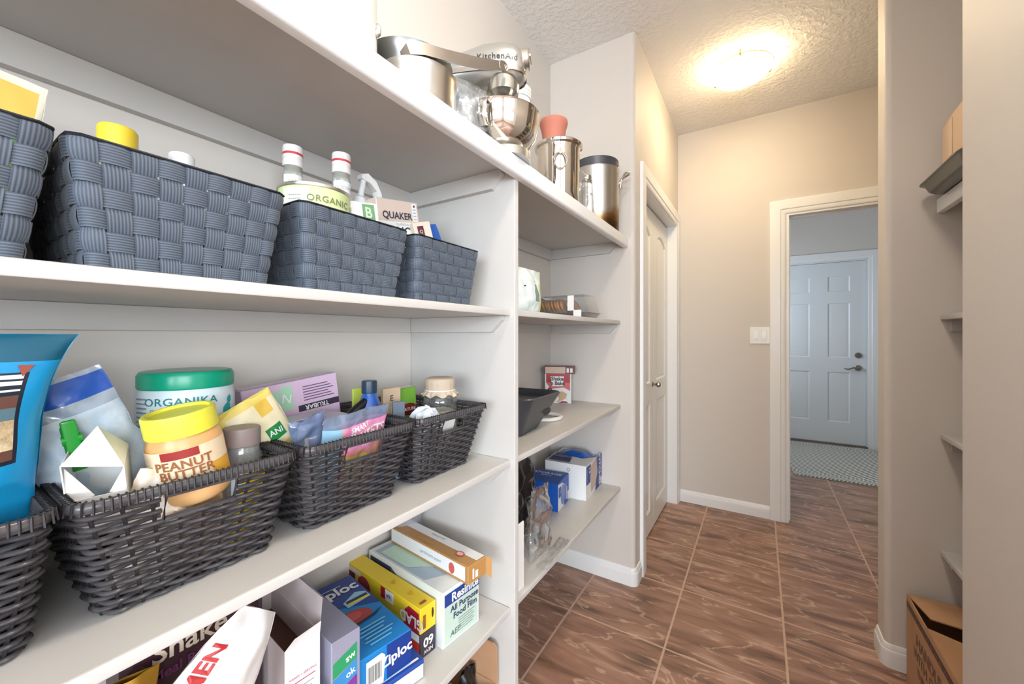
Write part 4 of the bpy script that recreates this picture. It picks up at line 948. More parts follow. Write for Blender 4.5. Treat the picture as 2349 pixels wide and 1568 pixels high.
# fourth basket
t = thing('oat_jar', 'glass jar of oats with gathered fabric lid cover', 'jar', (-.722, .787, B3), 90)
MB().lathe([(.0,0),(.040,0),(.045,.005),(.046,.02),(.046,.168),(.042,.182),(.036,.190)], GLASS, 44).build('jar_body', t)
MB().lathe([(.0,.005),(.042,.006),(.043,.02),(.043,.140),(.03,.147),(.0,.142)], mat('oats', (226,218,200), .9, bump=(160,1.0,.004), vary=(120,(190,176,150),.2)), 36).build('oats', t)
FAB = mat('linen', (196,178,156), .9, bump=(500,.3,.001))
b = MB()
def fabf(u, v):
    a = 2*PI*u
    pts = [(.0,.232),(.030,.2325),(.038,.228),(.040,.215),(.0385,.196),(.0375,.186),(.042,.178),(.0475,.168)]
    k = v*(len(pts)-1); i = min(int(k), len(pts)-2); fr_ = k-i
    r_ = pts[i][0]+(pts[i+1][0]-pts[i][0])*fr_; z_ = pts[i][1]+(pts[i+1][1]-pts[i][1])*fr_
    z_ = .232-(.232-z_)*.72; r_ *= 1 + (.05 if v > .8 else .015)*math.sin(a*17)*v; z_ += (.004 if v > .95 else .0)*math.sin(a*9)
    return Vector((r_*math.cos(a), r_*math.sin(a), z_))
b.sheet(fabf, 102, 21, FAB, True); b.build('fabric_cover', t, 60)
MB().tube([(.0388*math.cos(2*PI*k/40), .0388*math.sin(2*PI*k/40), .199) for k in range(40)], .0016, PAPER, 6, True).build('string_tie', t)
sz = (.075, .03, .205)
t = carton('granola_box', 'green box with dark red logo behind the oat jar', 'box', (-.80, .735, B3), sz, ink((108,160,52)), rz=80, ry=-4)
fr = face(sz, 'front'); decal(t, fr, disc(.012, .046, .026, .016), ink((110,30,30))); lettering(t, fr, 'NATURE', .011, (.012, .046), PAPER, bold=.02); decal(t, fr, rect(-.037, .037, -.1, .02), ink((186,60,50)))
decal(t, face(sz, 'top'), rect(-.036, .036, -.013, .013), PAPER)
sz = (.05, .012, .212)
t = carton('kraft_packet', 'brown kraft packet with printed panel behind the syrup bottle', 'packet', (-.785, .675, B3), sz, ink((206,182,154)), rz=82)
decal(t, face(sz, 'front'), rect(-.004, .022, .010, .060), ink((226,212,190))); lettering(t, face(sz, 'front'), 'E', .02, (-.002, .08), ink((92,80,70)), bold=.02)
sz = (.030, .008, .185)
carton('grey_card', 'narrow slate grey card beside the syrup bottle', 'card', (-.735, .655, B3), sz, ink((112,124,138)), rz=70)
sz = (.03, .006, .215)
carton('lime_card', 'thin lime green card edge behind the syrup bottle', 'card', (-.83, .612, B3), sz, ink((196,214,90)), rz=88)
t = thing('paper_ball', 'crumpled pale blue paper in the wicker basket', 'paper', (-.690, .700, B3+.10), 0)
b = MB(); b.sheet(lambda u, v: Vector((math.cos(2*PI*u)*math.sin(PI*v), math.sin(2*PI*u)*math.sin(PI*v), -math.cos(PI*v)))*(.036+.012*mnoise.noise(Vector((math.cos(2*PI*u)*2.5, math.sin(2*PI*u)*2.5, v*6))))+Vector((0,0,.03)), 20, 14, ink((206,216,226)), True); b.build('crumple', t, 20)
t, f = pouch('folded_paper_bag', 'flat white paper bag under the crumpled blue paper', 'paper bag', (-.715, .720, B3), .085, .12, .05, PAPER, rz=90, seed=21, crumple=.008, top=.5)
sz = (.062, .004, .138)
t = carton('price_tag', 'white card seen through the handle hole beside the divider', 'card', (-.700, .742, B3+.002), sz, PAPER, rz=90, rx=18)

# ================================================================== FOURTH SHELF
B4 = Z4
GOLD = mat('gold_foil', (206,156,58), .28, .6, bump=(30,.4,.004))
t, f = pouch('gold_bag', 'crumpled gold foil bag under the wicker basket shelf', 'snack bag', (-.735, .140, B4), .10, .292, .06, GOLD, rz=88, ry=4, seed=31, crumple=.012, freq=20, top=.3)
sz = (.19, .085, .375); PUR = ink((58,28,42))
t = carton('shake_mix_bag', 'dark purple meal shake bag with cream lettering', 'bag', (-.800, .270, B4), sz, PUR, rz=90, rx=0, r=.012)
fr = face(sz, 'front')
lettering(t, fr, 'Shake', .042, (-.014, .100), ink((222,206,184)), bold=.018); lettering(t, fr, 'Meal Replacement', .020, (.010, .068), ink((112,50,100)), bold=.02)
decal(t, fr, disc(-.080, .085, .012, .014), ink((84,56,66)), .0007)
WB = mat('white_paper_bag', (234,230,228), .55, bump=(22,.5,.006))
t, f = pouch('bread_bag', 'crumpled white paper bag with red lettering down its edge', 'paper bag', (-.655, .070, B4+.036), .125, .385, .055, WB, rz=90, ry=38, seed=33, crumple=.013, freq=15, top=.15, flare=-.75, taper=.35)
mp_ = on_pouch(f, .125, .385, .002)
lettering(t, None, 'OMEN', .030, (-.044, .300), ink((186,44,44)), mapf=mp_, rot=90, bold=.03)
# open carton
t = thing('open_carton', 'open white carton with flaps up and brown inside', 'carton', (-.80, .407, B4), 84)
INB = ink((98,58,42)); w_, d_, h_ = .062, .22, .215; PNK = ink((226,212,212))
b = MB().box(-w_/2, -w_/2+.001, -d_/2, d_/2, 0, h_, PNK).box(w_/2-.001, w_/2, -d_/2, d_/2, 0, h_, PNK).box(-w_/2, w_/2, -d_/2, -d_/2+.001, 0, h_, PAPER).box(-w_/2, w_/2, d_/2-.001, d_/2, 0, h_, PNK).box(-w_/2, w_/2, -d_/2, d_/2, 0, .001, PNK)
b.build('carton_walls', t); MB().box(-w_/2+.0015, w_/2-.0015, -d_/2+.03, d_/2-.002, .002, h_-.05, INB).build('contents', t)
MB().add([(-w_/2,-d_/2+.02,h_),(-w_/2,d_/2,h_),(-w_/2-.028,d_/2-.01,h_+.045),(-w_/2-.026,-d_/2+.03,h_+.05)], [(0,1,2,3)], PNK).build('flap', t, None)
MB().add([(w_/2,-d_/2,h_),(w_/2,d_/2,h_),(w_/2+.012,d_/2,h_+.05),(w_/2+.012,-d_/2+.015,h_+.05)], [(0,1,2,3)], PNK).build('flap', t, None)
MB().add([(-w_/2,-d_/2,h_),(w_/2,-d_/2,h_),(w_/2-.004,-d_/2-.012,h_+.028),(-w_/2+.012,-d_/2-.012,h_+.022)], [(0,1,2,3)], PAPER).build('flap', t, None)
fr = face((w_, d_, h_), 'front')
lettering(t, fr, 'MAKES 1 SERVING', .006, (0, .052), ink((196,90,120))); decal(t, fr, rect(-.022, .022, .041, .0425), ink((196,60,90)))
for k in range(9): decal(t, fr, rect(-.022, .020-.004*(k % 3), .030-k*.008, .0318-k*.008), ink((170,176,186)))
# clear display box
sz = (.058, .265, .192); LIL = film('lilac_plastic', (206,206,232), .50, .12)
t = carton('clear_display_box', 'lilac clear plastic box with green, blue and purple stripes', 'box', (-.797, .479, B4), sz, LIL, rz=84)
fr = face(sz, 'front')
for k, (c, tx) in enumerate(((40,150,96), (56,140,200), (126,54,150)) and (((40,150,96), 'sw'), ((56,140,200), 'ok'), ((126,54,150), 'tk'))):
    v0 = .046-k*.031; decal(t, fr, [(-.026,v0-.018),(.022,v0-.004),(.022,v0+.026),(-.026,v0+.010)], ink(c)); lettering(t, fr, tx, .018, (.008, v0+.006), PAPER, rot=14, bold=.02)
decal(t, face(sz, 'top'), [(-.008,.03),(.024,.03),(.024,.075),(-.008,.075)], ink((124,52,118))); lettering(t, face(sz, 'top'), 's', .03, (.008, .05), ink((200,150,200)))
MB().box(-.024, .024, -.12, .12, .002, .11, ink((168,170,204))).build('contents', t)
# cookie box lying flat
sz = (.145, .19, .040); DB = ink((32,74,158))
t = carton('cookie_box', 'flat blue cookie box with clear window under the freezer bags', 'box', (-.742, .588, B4), sz, DB, rz=78)
fr = face(sz, 'top'); decal(t, fr, rect(-.064, .064, -.087, -.081), PAPER); decal(t, fr, disc(.008, -.03, .048, .045), ink((116,112,140))); 
CK = ink((222,190,128))
for (x, y) in ((-.018,-.030),(.006,-.018),(.020,-.044)): MB().lathe([(.0,0),(.016,0),(.018,.004),(.015,.008),(0,.009)], CK, 18).build('cookie', t).location = (x, y, .0412)
decal(t, fr, disc(-.045, -.068, .022, .016), ink((64,130,196)), .0012); decal(t, fr, [(-.055,-.075),(-.036,-.064),(-.04,-.056)], ink((226,222,90)), .0018)
decal(t, fr, rect(.036, .062, -.055, -.018), ink((214,202,176)), .0013); lettering(t, fr, 'YUM', .007, (.049, -.03), ink((120,110,90)), off=.0019)
decal(t, face(sz, 'front'), rect(-.07, .07, -.018, .012), PAPER); decal(t, face(sz, 'right'), rect(-.09, .09, -.018, .018), PAPER)
# freezer bag box
sz = (.120, .290, .074)
t = carton('freezer_bag_box', 'bright blue freezer bag box lettered Ziploc on top and front', 'box', (-.803, .582, B4+.0415), sz, ink((20,126,198)), rz=80)
fr = face(sz, 'top'); D1 = ink((16,56,138)); 
decal(t, fr, [(-.059,.144),(.059,.144),(.059,-.010),(.02,.012),(-.02,.036),(-.059,.040)], D1)
lettering(t, fr, 'Ziploc', .046, (-.006, .096), PAPER, bold=.03, off=.0016)
decal(t, fr, [(-.046,.116),(.02,.116),(.02,.118),(-.046,.118)], PAPER, .0015)
decal(t, fr, [(-.004,.020),(.056,.026),(.054,.052),(.034,.066),(.012,.054),(-.006,.044)], ink((150,206,232)), .0012); decal(t, fr, rect(.000, .052, .026, .034), ink((228,214,78)), .0018); decal(t, fr, rect(.000, .052, .034, .044), ink((20,40,86)), .0018)
decal(t, fr, disc(-.012, -.022, .042, .028, 26), ink((168,56,58)), .0014); decal(t, fr, disc(-.016, -.016, .026, .016, 20), ink((192,84,80)), .0018)
decal(t, fr, [(-.03,-.052),(.03,-.046),(.054,-.030),(.03,-.038),(-.02,-.044)], ink((20,30,50)), .002)
for k in range(6): decal(t, fr, rect(-.030+.006*(k % 2), .040-.008*(k % 3), -.070-k*.011, -.066-k*.011), ink((120,196,232)), .0014)
fr = face(sz, 'front'); decal(t, fr, rect(.0, .059, -.034, .036), D1); lettering(t, fr, 'Ziploc', .030, (.022, .004), PAPER, bold=.03, off=.0016, rot=4)
decal(t, fr, [(-.046,-.034),(-.008,-.034),(-.004,.020),(-.012,.028),(-.046,.026)], PAPER, .0014)
for k in range(14): decal(t, fr, rect(-.043+k*.0022, -.043+k*.0022+(.0012 if k % 3 else .0007), -.020, .014), ink((40,40,46)), .002)
decal(t, face(sz, 'left'), rect(-.144, .144, -.036, .036), ink((18,110,186)))
# wrap boxes
sz = (.047, .325, .058)
t = carton('foil_box', 'dark cling wrap box under the yellow sandwich bag box', 'box', (-.832, .706, B4), sz, ink((60,52,66)), rz=84)
fr = face(sz, 'front'); lettering(t, fr, '60', .030, (0, .006), PAPER, rot=180, bold=.03); lettering(t, fr, 'NEW', .012, (0, -.016), PAPER, rot=180, bold=.02)
fr = face(sz, 'left'); decal(t, fr, rect(.06, .16, -.028, .008), ink((216,60,52))); decal(t, fr, [(.05,.01),(.16,.01),(.16,.028),(.09,.028)], PAPER, .0012)
sz = (.047, .325, .060); YEL = ink((236,204,44))
t = carton('sandwich_bag_box', 'yellow sandwich bag box with red GLAD logo', 'box', (-.832, .706, B4+.0585), sz, YEL, rz=84)
fr = face(sz, 'left')
decal(t, fr, [(.100,-.030),(.158,-.030),(.158,.018),(.120,.022),(.104,.008)], ink((176,28,44))); lettering(t, fr, 'GLAD', .034, (.130, -.006), PAPER, rot=180, bold=.03, off=.0016)
decal(t, fr, rect(-.162, -.120, -.03, .01), ink((110,40,50))); decal(t, fr, rect(-.162, -.09, .012, .024), ink((232,214,208)), .0012); decal(t, fr, disc(-.075, -.006, .03, .024), ink((170,58,66)), .0012)
decal(t, fr, rect(.004, .034, -.002, .026), ink((176,28,44)), .0012); decal(t, fr, rect(.024, .06, -.002, .026), PAPER, .0014); lettering(t, fr, '164', .016, (.042, .012), ink((110,50,120)), rot=180, bold=.02, off=.002)
fr = face(sz, 'top'); 
for y in (-.02, -.09): decal(t, fr, [(-.008,y),(.008,y),(0,y-.014)], ink((214,172,30)), .0012)
decal(t, fr, rect(-.012, .006, -.150, -.142), ink((150,90,40)), .0012)
fr = face(sz, 'front'); decal(t, fr, rect(-.016, -.008, -.02, .012), ink((150,90,40)), .0012); decal(t, fr, disc(.013, .006, .003, .012), ink((50,30,20)), .0012)
sz = (.128, .318, .136); RW = ink((226,232,228))
t = carton('food_film_box', 'white and pale green food film box lettered Resinite', 'box', (-.800, .796, B4), sz, RW, rz=84)
fr = face(sz, 'front'); decal(t, fr, rect(-.058, .058, -.062, .030), ink((196,216,202))); decal(t, fr, rect(-.058, .064, .030, .060), ink((34,66,140)))
lettering(t, fr, 'Resinite', .030, (.012, .044), PAPER, bold=.03, off=.0016)
lettering(t, fr, 'All Purpose', .021, (.010, .016), ink((36,52,96)), bold=.02, off=.0016); lettering(t, fr, 'Food Film', .021, (.012, -.004), ink((36,52,96)), bold=.02, off=.0016)
for k in range(6): decal(t, fr, rect(-.012, .045-.005*(k % 2), -.020-k*.006, -.0185-k*.006), ink((130,150,140)), .0014)
lettering(t, fr, 'AEP', .020, (-.024, -.044), ink((80,96,90)), off=.0016, shear=.2)
fr = face(sz, 'left'); decal(t, fr, rect(-.150, -.050, .012, .058), ink((44,56,90))); lettering(t, fr, 'Resinite', .030, (-.098, .034), PAPER, bold=.03, off=.0016)
decal(t, fr, [(-.05,.012),(.04,.012),(-.05,.058)], ink((92,104,126))); lettering(t, fr, 'ITM./ART. 38817', .010, (.10, .028), ink((70,76,84)), off=.0014)
fr = face(sz, 'top'); decal(t, fr, [(-.056,-.08),(.0,-.11),(.056,-.09),(.056,.14),(-.056,.14)], ink((172,190,204))); decal(t, fr, [(-.05,.0),(.01,-.07),(.0,.12),(-.05,.12)], ink((196,226,204)), .0012)
sz = (.066, .330, .046)
t = carton('wax_paper_box', 'long brown and white wrap box lying on the food film box', 'box', (-.775, .825, B4+.137), sz, ink((186,138,80)), rz=83)
fr = face(sz, 'top'); decal(t, fr, rect(.002, .032, -.160, .163), PAPER); decal(t, fr, disc(-.004, -.105, .011, .015), ink((206,90,84)), .0012); decal(t, fr, disc(-.004, -.105, .007, .010), ink((236,200,190)), .0016)
lettering(t, fr, 'parchment', .013, (.018, .01), ink((150,160,170)), rot=90); lettering(t, fr, 'unbleached', .013, (-.017, .02), ink((214,172,120)), rot=90)
fr = face(sz, 'left'); decal(t, fr, rect(-.163, .155, -.016, .020), PAPER); decal(t, fr, disc(.105, .0, .011, .014), ink((206,90,84)), .0012)
lettering(t, fr, 'parchment paper', .013, (.02, .002), ink((150,156,166)))
fr = face(sz, 'front'); decal(t, fr, rect(-.018, -.012, -.014, .012), PAPER); decal(t, fr, rect(-.008, .002, -.014, .004), PAPER)
MB().add([(.033,-.165,.0),(.033,-.165,.046),(.040,-.178,.040),(.042,-.176,-.012)], [(0,1,2,3)], ink((186,138,80))).build('end_flap', t, None)
t, f = pouch('produce_bag_roll', 'clear plastic bag with pale contents at the back by the divider', 'plastic bag', (-.925, .868, B4+.002), .10, .33, .06, film('lilac_film', (200,202,214), .4, .1), rz=88, ry=0, seed=41, crumple=.012, freq=22, top=.4)
t = thing('white_canister', 'small white round tub in front of the open carton', 'tub', (-.655, .352, B4), 0)
MB().lathe([(.0,0),(.026,0),(.028,.003),(.028,.110),(.024,.116),(.0,.117)], WHITE, 32).build('tub_body', t)
MB().lathe([(.0,.1172),(.0275,.1172),(.0285,.119),(.0285,.132),(.026,.135),(0,.136)], WHITE, 32).build('lid', t)
# ------------------------------------------------------------------ floor under the shelves
t = thing('cardboard_box', 'open brown cardboard box on the floor beside the divider', 'cardboard box', (-.775, .80, 0), 90)
def open_box(t, w, d, h, m, th=.004, flaps=()):
    MB().box(-w/2, w/2, -d/2, -d/2+th, 0, h, m).build('front_panel', t); MB().box(-w/2, w/2, d/2-th, d/2, 0, h, m).build('back_panel', t)
    MB().box(-w/2, -w/2+th, -d/2+th, d/2-th, 0, h, m).build('side_panel', t); MB().box(w/2-th, w/2, -d/2+th, d/2-th, 0, h, m).build('side_panel', t)
    MB().box(-w/2+th, w/2-th, -d/2+th, d/2-th, 0, th, m).build('bottom_panel', t)
open_box(t, .23, .30, .26, KRAFT)
MB().add([(.115,-.15,.26),(.115,.15,.26),(.110,.13,.355),(.110,-.14,.372),(.112,-.15,.36)], [(0,1,2,3,4)], KRAFT).build('flap', t, None).modifiers.new('s', 'SOLIDIFY').thickness = .004

t = thing('black_bottle', 'dark glass jar with clear lid inside the floor cardboard box', 'jar', (-.715, .78, .0045), 0)
MB().lathe([(.0,0),(.05,0),(.054,.005),(.054,.23),(.046,.25)], mat('dark_glass', (40,34,34), .12), 36).build('jar_body', t)
MB().lathe([(.048,.25),(.050,.252),(.050,.275),(.03,.283),(.014,.285),(.013,.293),(0,.295)], film('lid_clear', (214,206,208), .35), 32).build('lid', t)
t, f = pouch('black_bin_bag', 'black plastic bag stuffed in the floor cardboard box', 'plastic bag', (-.70, .876, .0045), .055, .285, .05, BLACK, rz=80, seed=44, crumple=.014, freq=24, top=.4)

# ================================================================== FAR BAY
t = thing('spray_bottle', 'blue-capped bottle half hidden behind the divider', 'bottle', (-.716, 1.098, Z2), 90)
MB().lathe([(.0,0),(.030,0),(.032,.004),(.032,.20),(.018,.235),(.016,.24)], film('bottle_pale', (200,220,228), .6), 32).build('bottle_body', t)
MB().lathe([(.019,.238),(.0195,.24),(.0195,.285),(.017,.289),(0,.289)], mat('cap_blue', (46,150,206), .35), 28).build('cap', t)
def grn(u, v):
    if u > .80: return ink((206,222,132)) if v < .7 else ink((216,226,210))
    if .55 < u < .72 and .25 < v < .66: return ink((120,140,132))
    return mat('pouch_pale', (208,220,218), .3, vary=(26,(232,238,236),.2))
t, f = pouch('rice_pouch', 'pale green resealable pouch standing next to the divider', 'pouch', (-.665, 1.155, Z2), .175, .150, .06, grn, rz=90, nu=40, nv=30, seed=51, crumple=.006, freq=22)
mp_ = on_pouch(f, .175, .15, .0015); b = MB(); b.add([mp_(*p) for p in ((-.05,.085),(.02,.108),(.022,.111),(-.05,.090))], [(0,1,2,3)], ink((40,52,52))); b.build('print_mark', t, None)
# cookie clamshell: long side facing the aisle entrance (-y)
t = thing('cookie_clamshell', 'clear plastic clamshell half full of brown cookies', 'clamshell', (-.725, 1.615, Z2), -4)
CLAM = film('clamshell_plastic', (232,236,238), .12, .04, .8)
b = MB()
def frus(x0, x1, y0, y1, z0, z1, ins):
    return [(x0,y0,z0),(x1,y0,z0),(x1,y1,z0),(x0,y1,z0),(x0+ins,y0+ins,z1),(x1-ins,y0+ins,z1),(x1-ins,y1-ins,z1),(x0+ins,y1-ins,z1)]
QF = [(0,3,2,1),(4,5,6,7),(0,1,5,4),(1,2,6,5),(2,3,7,6),(3,0,4,7)]
b.add(frus(-.125, .125, -.07, .07, .02, .002, .012), QF, CLAM); b.build('base_tray', t)
MB().add(frus(-.128, .122, -.072, .072, .021, .098, .016), QF, CLAM).build('lid', t)
MB().box(-.134, .132, -.078, .078, .0195, .0215, CLAM).build('flange', t)
COOK = mat('cookie_brown', (196,144,98), .75, bump=(80,.4,.003), vary=(30,(160,108,66),.2))
cm = MB().lathe([(.0,0),(.034,0),(.038,.003),(.038,.008),(.034,.011),(0,.012)], COOK, 24).mesh('cookie')
for r_i, y in enumerate((-.032, .034)):
    for k in range(8):
        c = obj('cookie', cm, t); c.location = (-.106+k*.0155, y, .0475); c.rotation_euler = (0, R(66), R(4*(k % 3)-4))
for k in range(2):
    c = obj('cookie', cm, t); c.location = (.036+k*.016, -.034, .045); c.rotation_euler = (0, R(60), 0)
MB().box(.040, .070, -.0735, -.073, .030, .094, PAPER).build('paper_seal', t); MB().box(.072, .108, -.081, -.0805, .004, .032, PAPER).build('price_sticker', t)
# breading mix boxes in the corner
sz = (.135, .088, .152)
t = carton('breading_mix_box', 'red and white Shake breading mix box standing on the shelf', 'box', (-.893, 1.875, Z3), sz, PAPER, rz=24)
t['label'] = 'red and white breading mix box standing upright by the alcove corner'
fr = face(sz, 'front'); RED = ink((172,30,40))
decal(t, fr, rect(-.061, .061, .030, .074), RED); decal(t, fr, [(-.061,.03),(-.04,-.002),(.03,.005),(.061,-.012),(.061,.03)], ink((206,96,96)), .0005)
decal(t, fr, [(-.038,.062),(.030,.062),(.024,.012),(-.030,.010)], PAPER, .001)
lettering(t, fr, 'Shake', .027, (-.004, .049), ink((50,40,48)), bold=.03, off=.0016); lettering(t, fr, "'n Bake", .026, (-.004, .026), ink((50,40,48)), bold=.03, off=.0016)
decal(t, fr, disc(-.042, -.008, .012), ink((130,34,44)), .0012); lettering(t, fr, '10', .011, (-.042, -.008), PAPER, off=.002, bold=.02)
decal(t, fr, [(-.03,-.06),(-.02,-.03),(.02,-.014),(.045,-.026),(.04,-.05),(.0,-.07)], ink((206,170,128)), .0012); decal(t, fr, disc(-.018, -.052, .022, .016), PAPER, .0016)
decal(t, fr, [(.0,-.074),(.02,-.064),(.045,-.066),(.05,-.074)], ink((150,46,40)), .0018)
fr = face(sz, 'right'); decal(t, fr, rect(-.036, .036, .044, .074), ink((120,30,38))); decal(t, fr, [(-.026,.058),(.022,.058),(.016,.005),(-.022,.005)], PAPER, .001)
lettering(t, fr, 'Shake', .016, (-.002, .044), ink((50,40,48)), bold=.03, off=.0016); lettering(t, fr, "'n Bake", .015, (-.002, .028), ink((50,40,48)), bold=.03, off=.0016)
decal(t, fr, disc(.004, -.035, .022, .028), ink((188,140,96)), .0012); decal(t, fr, disc(-.016, -.05, .014, .018), ink((206,166,120)), .0016); decal(t, fr, rect(-.036, .036, -.075, -.066), ink((160,90,60)), .0018)
sz = (.158, .096, .036)
t = carton('breading_mix_box', 'brown breading mix box lying flat on top of the upright one', 'box', (-.884, 1.873, Z3+.1525), sz, ink((104,44,42)), rz=24)
fr = face(sz, 'front'); decal(t, fr, rect(-.073, .030, -.016, .016), ink((206,176,158)))
for u in (.042, .060): decal(t, fr, rect(u-.006, u+.006, -.012, .010), ink((236,226,220)), .0012)
fr = face(sz, 'right'); decal(t, fr, rect(-.016, -.002, -.012, .010), ink((236,226,220))); decal(t, face(sz, 'top'), rect(-.074, .074, -.041, .041), ink((176,156,146)))
# dark booster tray with oval grip, and the white tube ring
t = thing('plastic_tray', 'dark grey plastic tray with oval grip hole tipped on the shelf', 'tray', (-.775, 1.255, Z3+.002), 96, rx=0)
TR = mat('tray_grey', (58,62,70), .32)
b = MB(); out = rrect2(.185, .13, .06, 8); inn = rrect2(.150, .10, .05, 8); n = len(out)
zt = lambda p: .128 + .10*p[0]*-.35
vs = [(p[0]*.50-.03, p[1]*.55, .0) for p in out] + [(p[0], p[1], zt(p)) for p in out] + [(p[0]*.97, p[1]*.97, zt(p)+.004) for p in out] + [(p[0], p[1], zt(p)-.02) for p in inn]
fs = [(k*n+i, k*n+(i+1)%n, (k+1)*n+(i+1)%n, (k+1)*n+i) for k in range(3) for i in range(n)] + [tuple(range(n-1,-1,-1)), tuple(3*n+i for i in range(n))]
b.add(vs, fs, TR); b.build('tray_body', t, 50)
b = MB(); b.add([Vector((.05+.040*math.cos(a), -.1045+.0 - .0005, .062+.013*math.sin(a))) for a in [2*PI*k/24 for k in range(24)]], [tuple(range(24))], BLACK); o = b.build('grip_hole', t, None); o.location = (0, -.0025, 0)
t = thing('tube_ring', 'white plastic tube bent in a loop beside the dark tray', 'plastic tube', (-.735, 1.470, Z3+.0085), 0)
MB().tube([(-.055,-.09,0),(-.02,-.075,0),(.025,-.045,0),(.042,-.005,0),(.034,.035,0),(.005,.055,0),(-.04,.060,0),(-.085,.055,0)], .008, mat('tube_white', (222,220,214), .4), 10).build('tube', t)
# kitchen bag box and blue box
sz = (.255, .205, .160)
t = thing('kitchen_bag_box', 'white and blue bag box lettered KITCHEN, torn open on top', 'box', (-.783, 1.828, Z4), 94)
NV = ink((28,58,150)); w_, d_, h_ = sz
b = MB().box(-w_/2, w_/2, -d_/2, -d_/2+.0015, 0, h_, PAPER).box(-w_/2, w_/2, d_/2-.0015, d_/2, 0, h_, PAPER).box(-w_/2, -w_/2+.0015, -d_/2, d_/2, 0, h_, PAPER).box(w_/2-.0015, w_/2, -d_/2, d_/2, 0, h_-.004, PAPER).box(-w_/2, w_/2, -d_/2, d_/2, 0, .0015, PAPER)
b.build('box_body', t)
b = MB().add([(-w_/2,-d_/2,h_),(-w_/2,d_/2,h_),(.01,d_/2,h_+.004),(-.02,.02,h_+.004),(-.03,-.05,h_+.002),(.03,-d_/2,h_)], [(0,1,2,3,4,5)], PAPER); b.build('torn_lid', t, None)
decal(t, (Vector((0,0,h_+.003)), Vector((1,0,0)), Vector((0,1,0)), Vector((0,0,1))), [(-.12,-.02),(-.03,.0),(0,.09),(-.12,.09)], ink((44,44,110)), .003); lettering(t, (Vector((0,0,h_+.007)), Vector((0,-1,0)), Vector((1,0,0)), Vector((0,0,1))), 'CUISINE', .032, (-.045, -.055), ink((150,160,220)), bold=.02)
b = MB(); b.sheet(lambda u, v: Vector((.04+(u-.5)*.155, .002+(v-.5)*.185, h_-.03+.050*(math.sin(PI*u)*math.sin(PI*v))**.6+.008*mnoise.noise(Vector((u*5, v*5, 1))))), 20, 20, mat('blue_film_bags', (12,92,186), .18, coat=.5)); b.build('blue_bags', t, 60)
fr = face(sz, 'front'); decal(t, fr, [(-.127,-.01),(-.066,-.01),(-.060,.074),(-.127,.074)], NV); lettering(t, fr, '13', .030, (-.083, .05), PAPER, rot=-90, bold=.03, off=.0016); decal(t, fr, rect(-.118, -.114, .0, .06), ink((150,180,230)), .0014)
decal(t, fr, [(-.06,.06),(.035,.076),(.04,-.02),(.02,-.05),(-.055,-.062)], ink((206,182,164)), .0008); decal(t, fr, [(.035,.078),(.127,.078),(.127,-.078),(.012,-.078),(.028,-.03),(.05,.0)], NV, .0012)
lettering(t, fr, 'KITCHEN', .042, (.085, -.002), PAPER, rot=-90, bold=.03, off=.002); decal(t, fr, rect(.105, .122, -.074, -.04), PAPER, .0018)
fr = face(sz, 'left'); decal(t, fr, disc(.015, .052, .008), ink((60,60,66))); decal(t, fr, disc(.015, .052, .006), PAPER, .0012)
sz = (.150, .195, .122); t = carton('storage_bag_box', 'royal blue storage bag box in front of the kitchen bag box', 'box', (-.838, 1.600, Z4), sz, ink((24,84,176)), rz=96)
fr = face(sz, 'top'); lettering(t, (fr[0], Vector((0,-1,0)), Vector((1,0,0)), fr[3]), 'STORAGE', .030, (.012, .030), PAPER, bold=.03, off=.0014); lettering(t, (fr[0], Vector((0,-1,0)), Vector((1,0,0)), fr[3]), 'SERVE', .020, (.012, .005), ink((190,210,240)), bold=.02, off=.0014)
fr = face(sz, 'front'); decal(t, fr, [(-.074,-.06),(.0,-.06),(.012,-.03),(.012,.034),(-.02,.05),(-.074,.056)], PAPER); decal(t, fr, disc(-.012, -.004, .028, .045), ink((120,140,200)), .0012); decal(t, fr, rect(-.068, -.036, -.004, .040), ink((36,84,176)), .0013); lettering(t, fr, '75', .014, (-.046, .02), PAPER, rot=-90, off=.0018)
for k in range(3): decal(t, fr, rect(.026+k*.009, .030+k*.009, -.044, .030-.01*k), PAPER, .0013)
decal(t, fr, rect(.054, .070, -.054, -.014), PAPER, .0013)
SHINY = mat('black_film', (26,25,28), .18, spec=.7)
t, f = pouch('garbage_bag', 'glossy black plastic bag bunched beside the divider', 'plastic bag', (-.768, 1.215, Z4), .25, .375, .15, SHINY, rz=92, seed=61, crumple=.020, freq=17, top=.5, nu=34, nv=36)
t, f = pouch('clear_bag', 'crumpled clear plastic bag spilling onto the shelf', 'plastic bag', (-.655, 1.215, Z4+.003), .16, .225, .06, film('clear_crinkle', (222,230,236), .10, .05, .3), rz=96, ry=4, seed=62, crumple=.020, freq=20, top=.4, nu=34, nv=36)
MB().sheet(lambda u, v: Vector((.01+(u-.5)*.24, -.030-.045*v, .004+.018*abs(mnoise.noise(Vector((u*7, v*5, 2)))))), 24, 10, CLEAR).build('loose_film', t, 60)
sz = (.05, .006, .26); carton('white_card', 'white card standing at the front beside the divider', 'card', (-.607, 1.005, Z4), (.05, .005, .20), PAPER, rz=90)

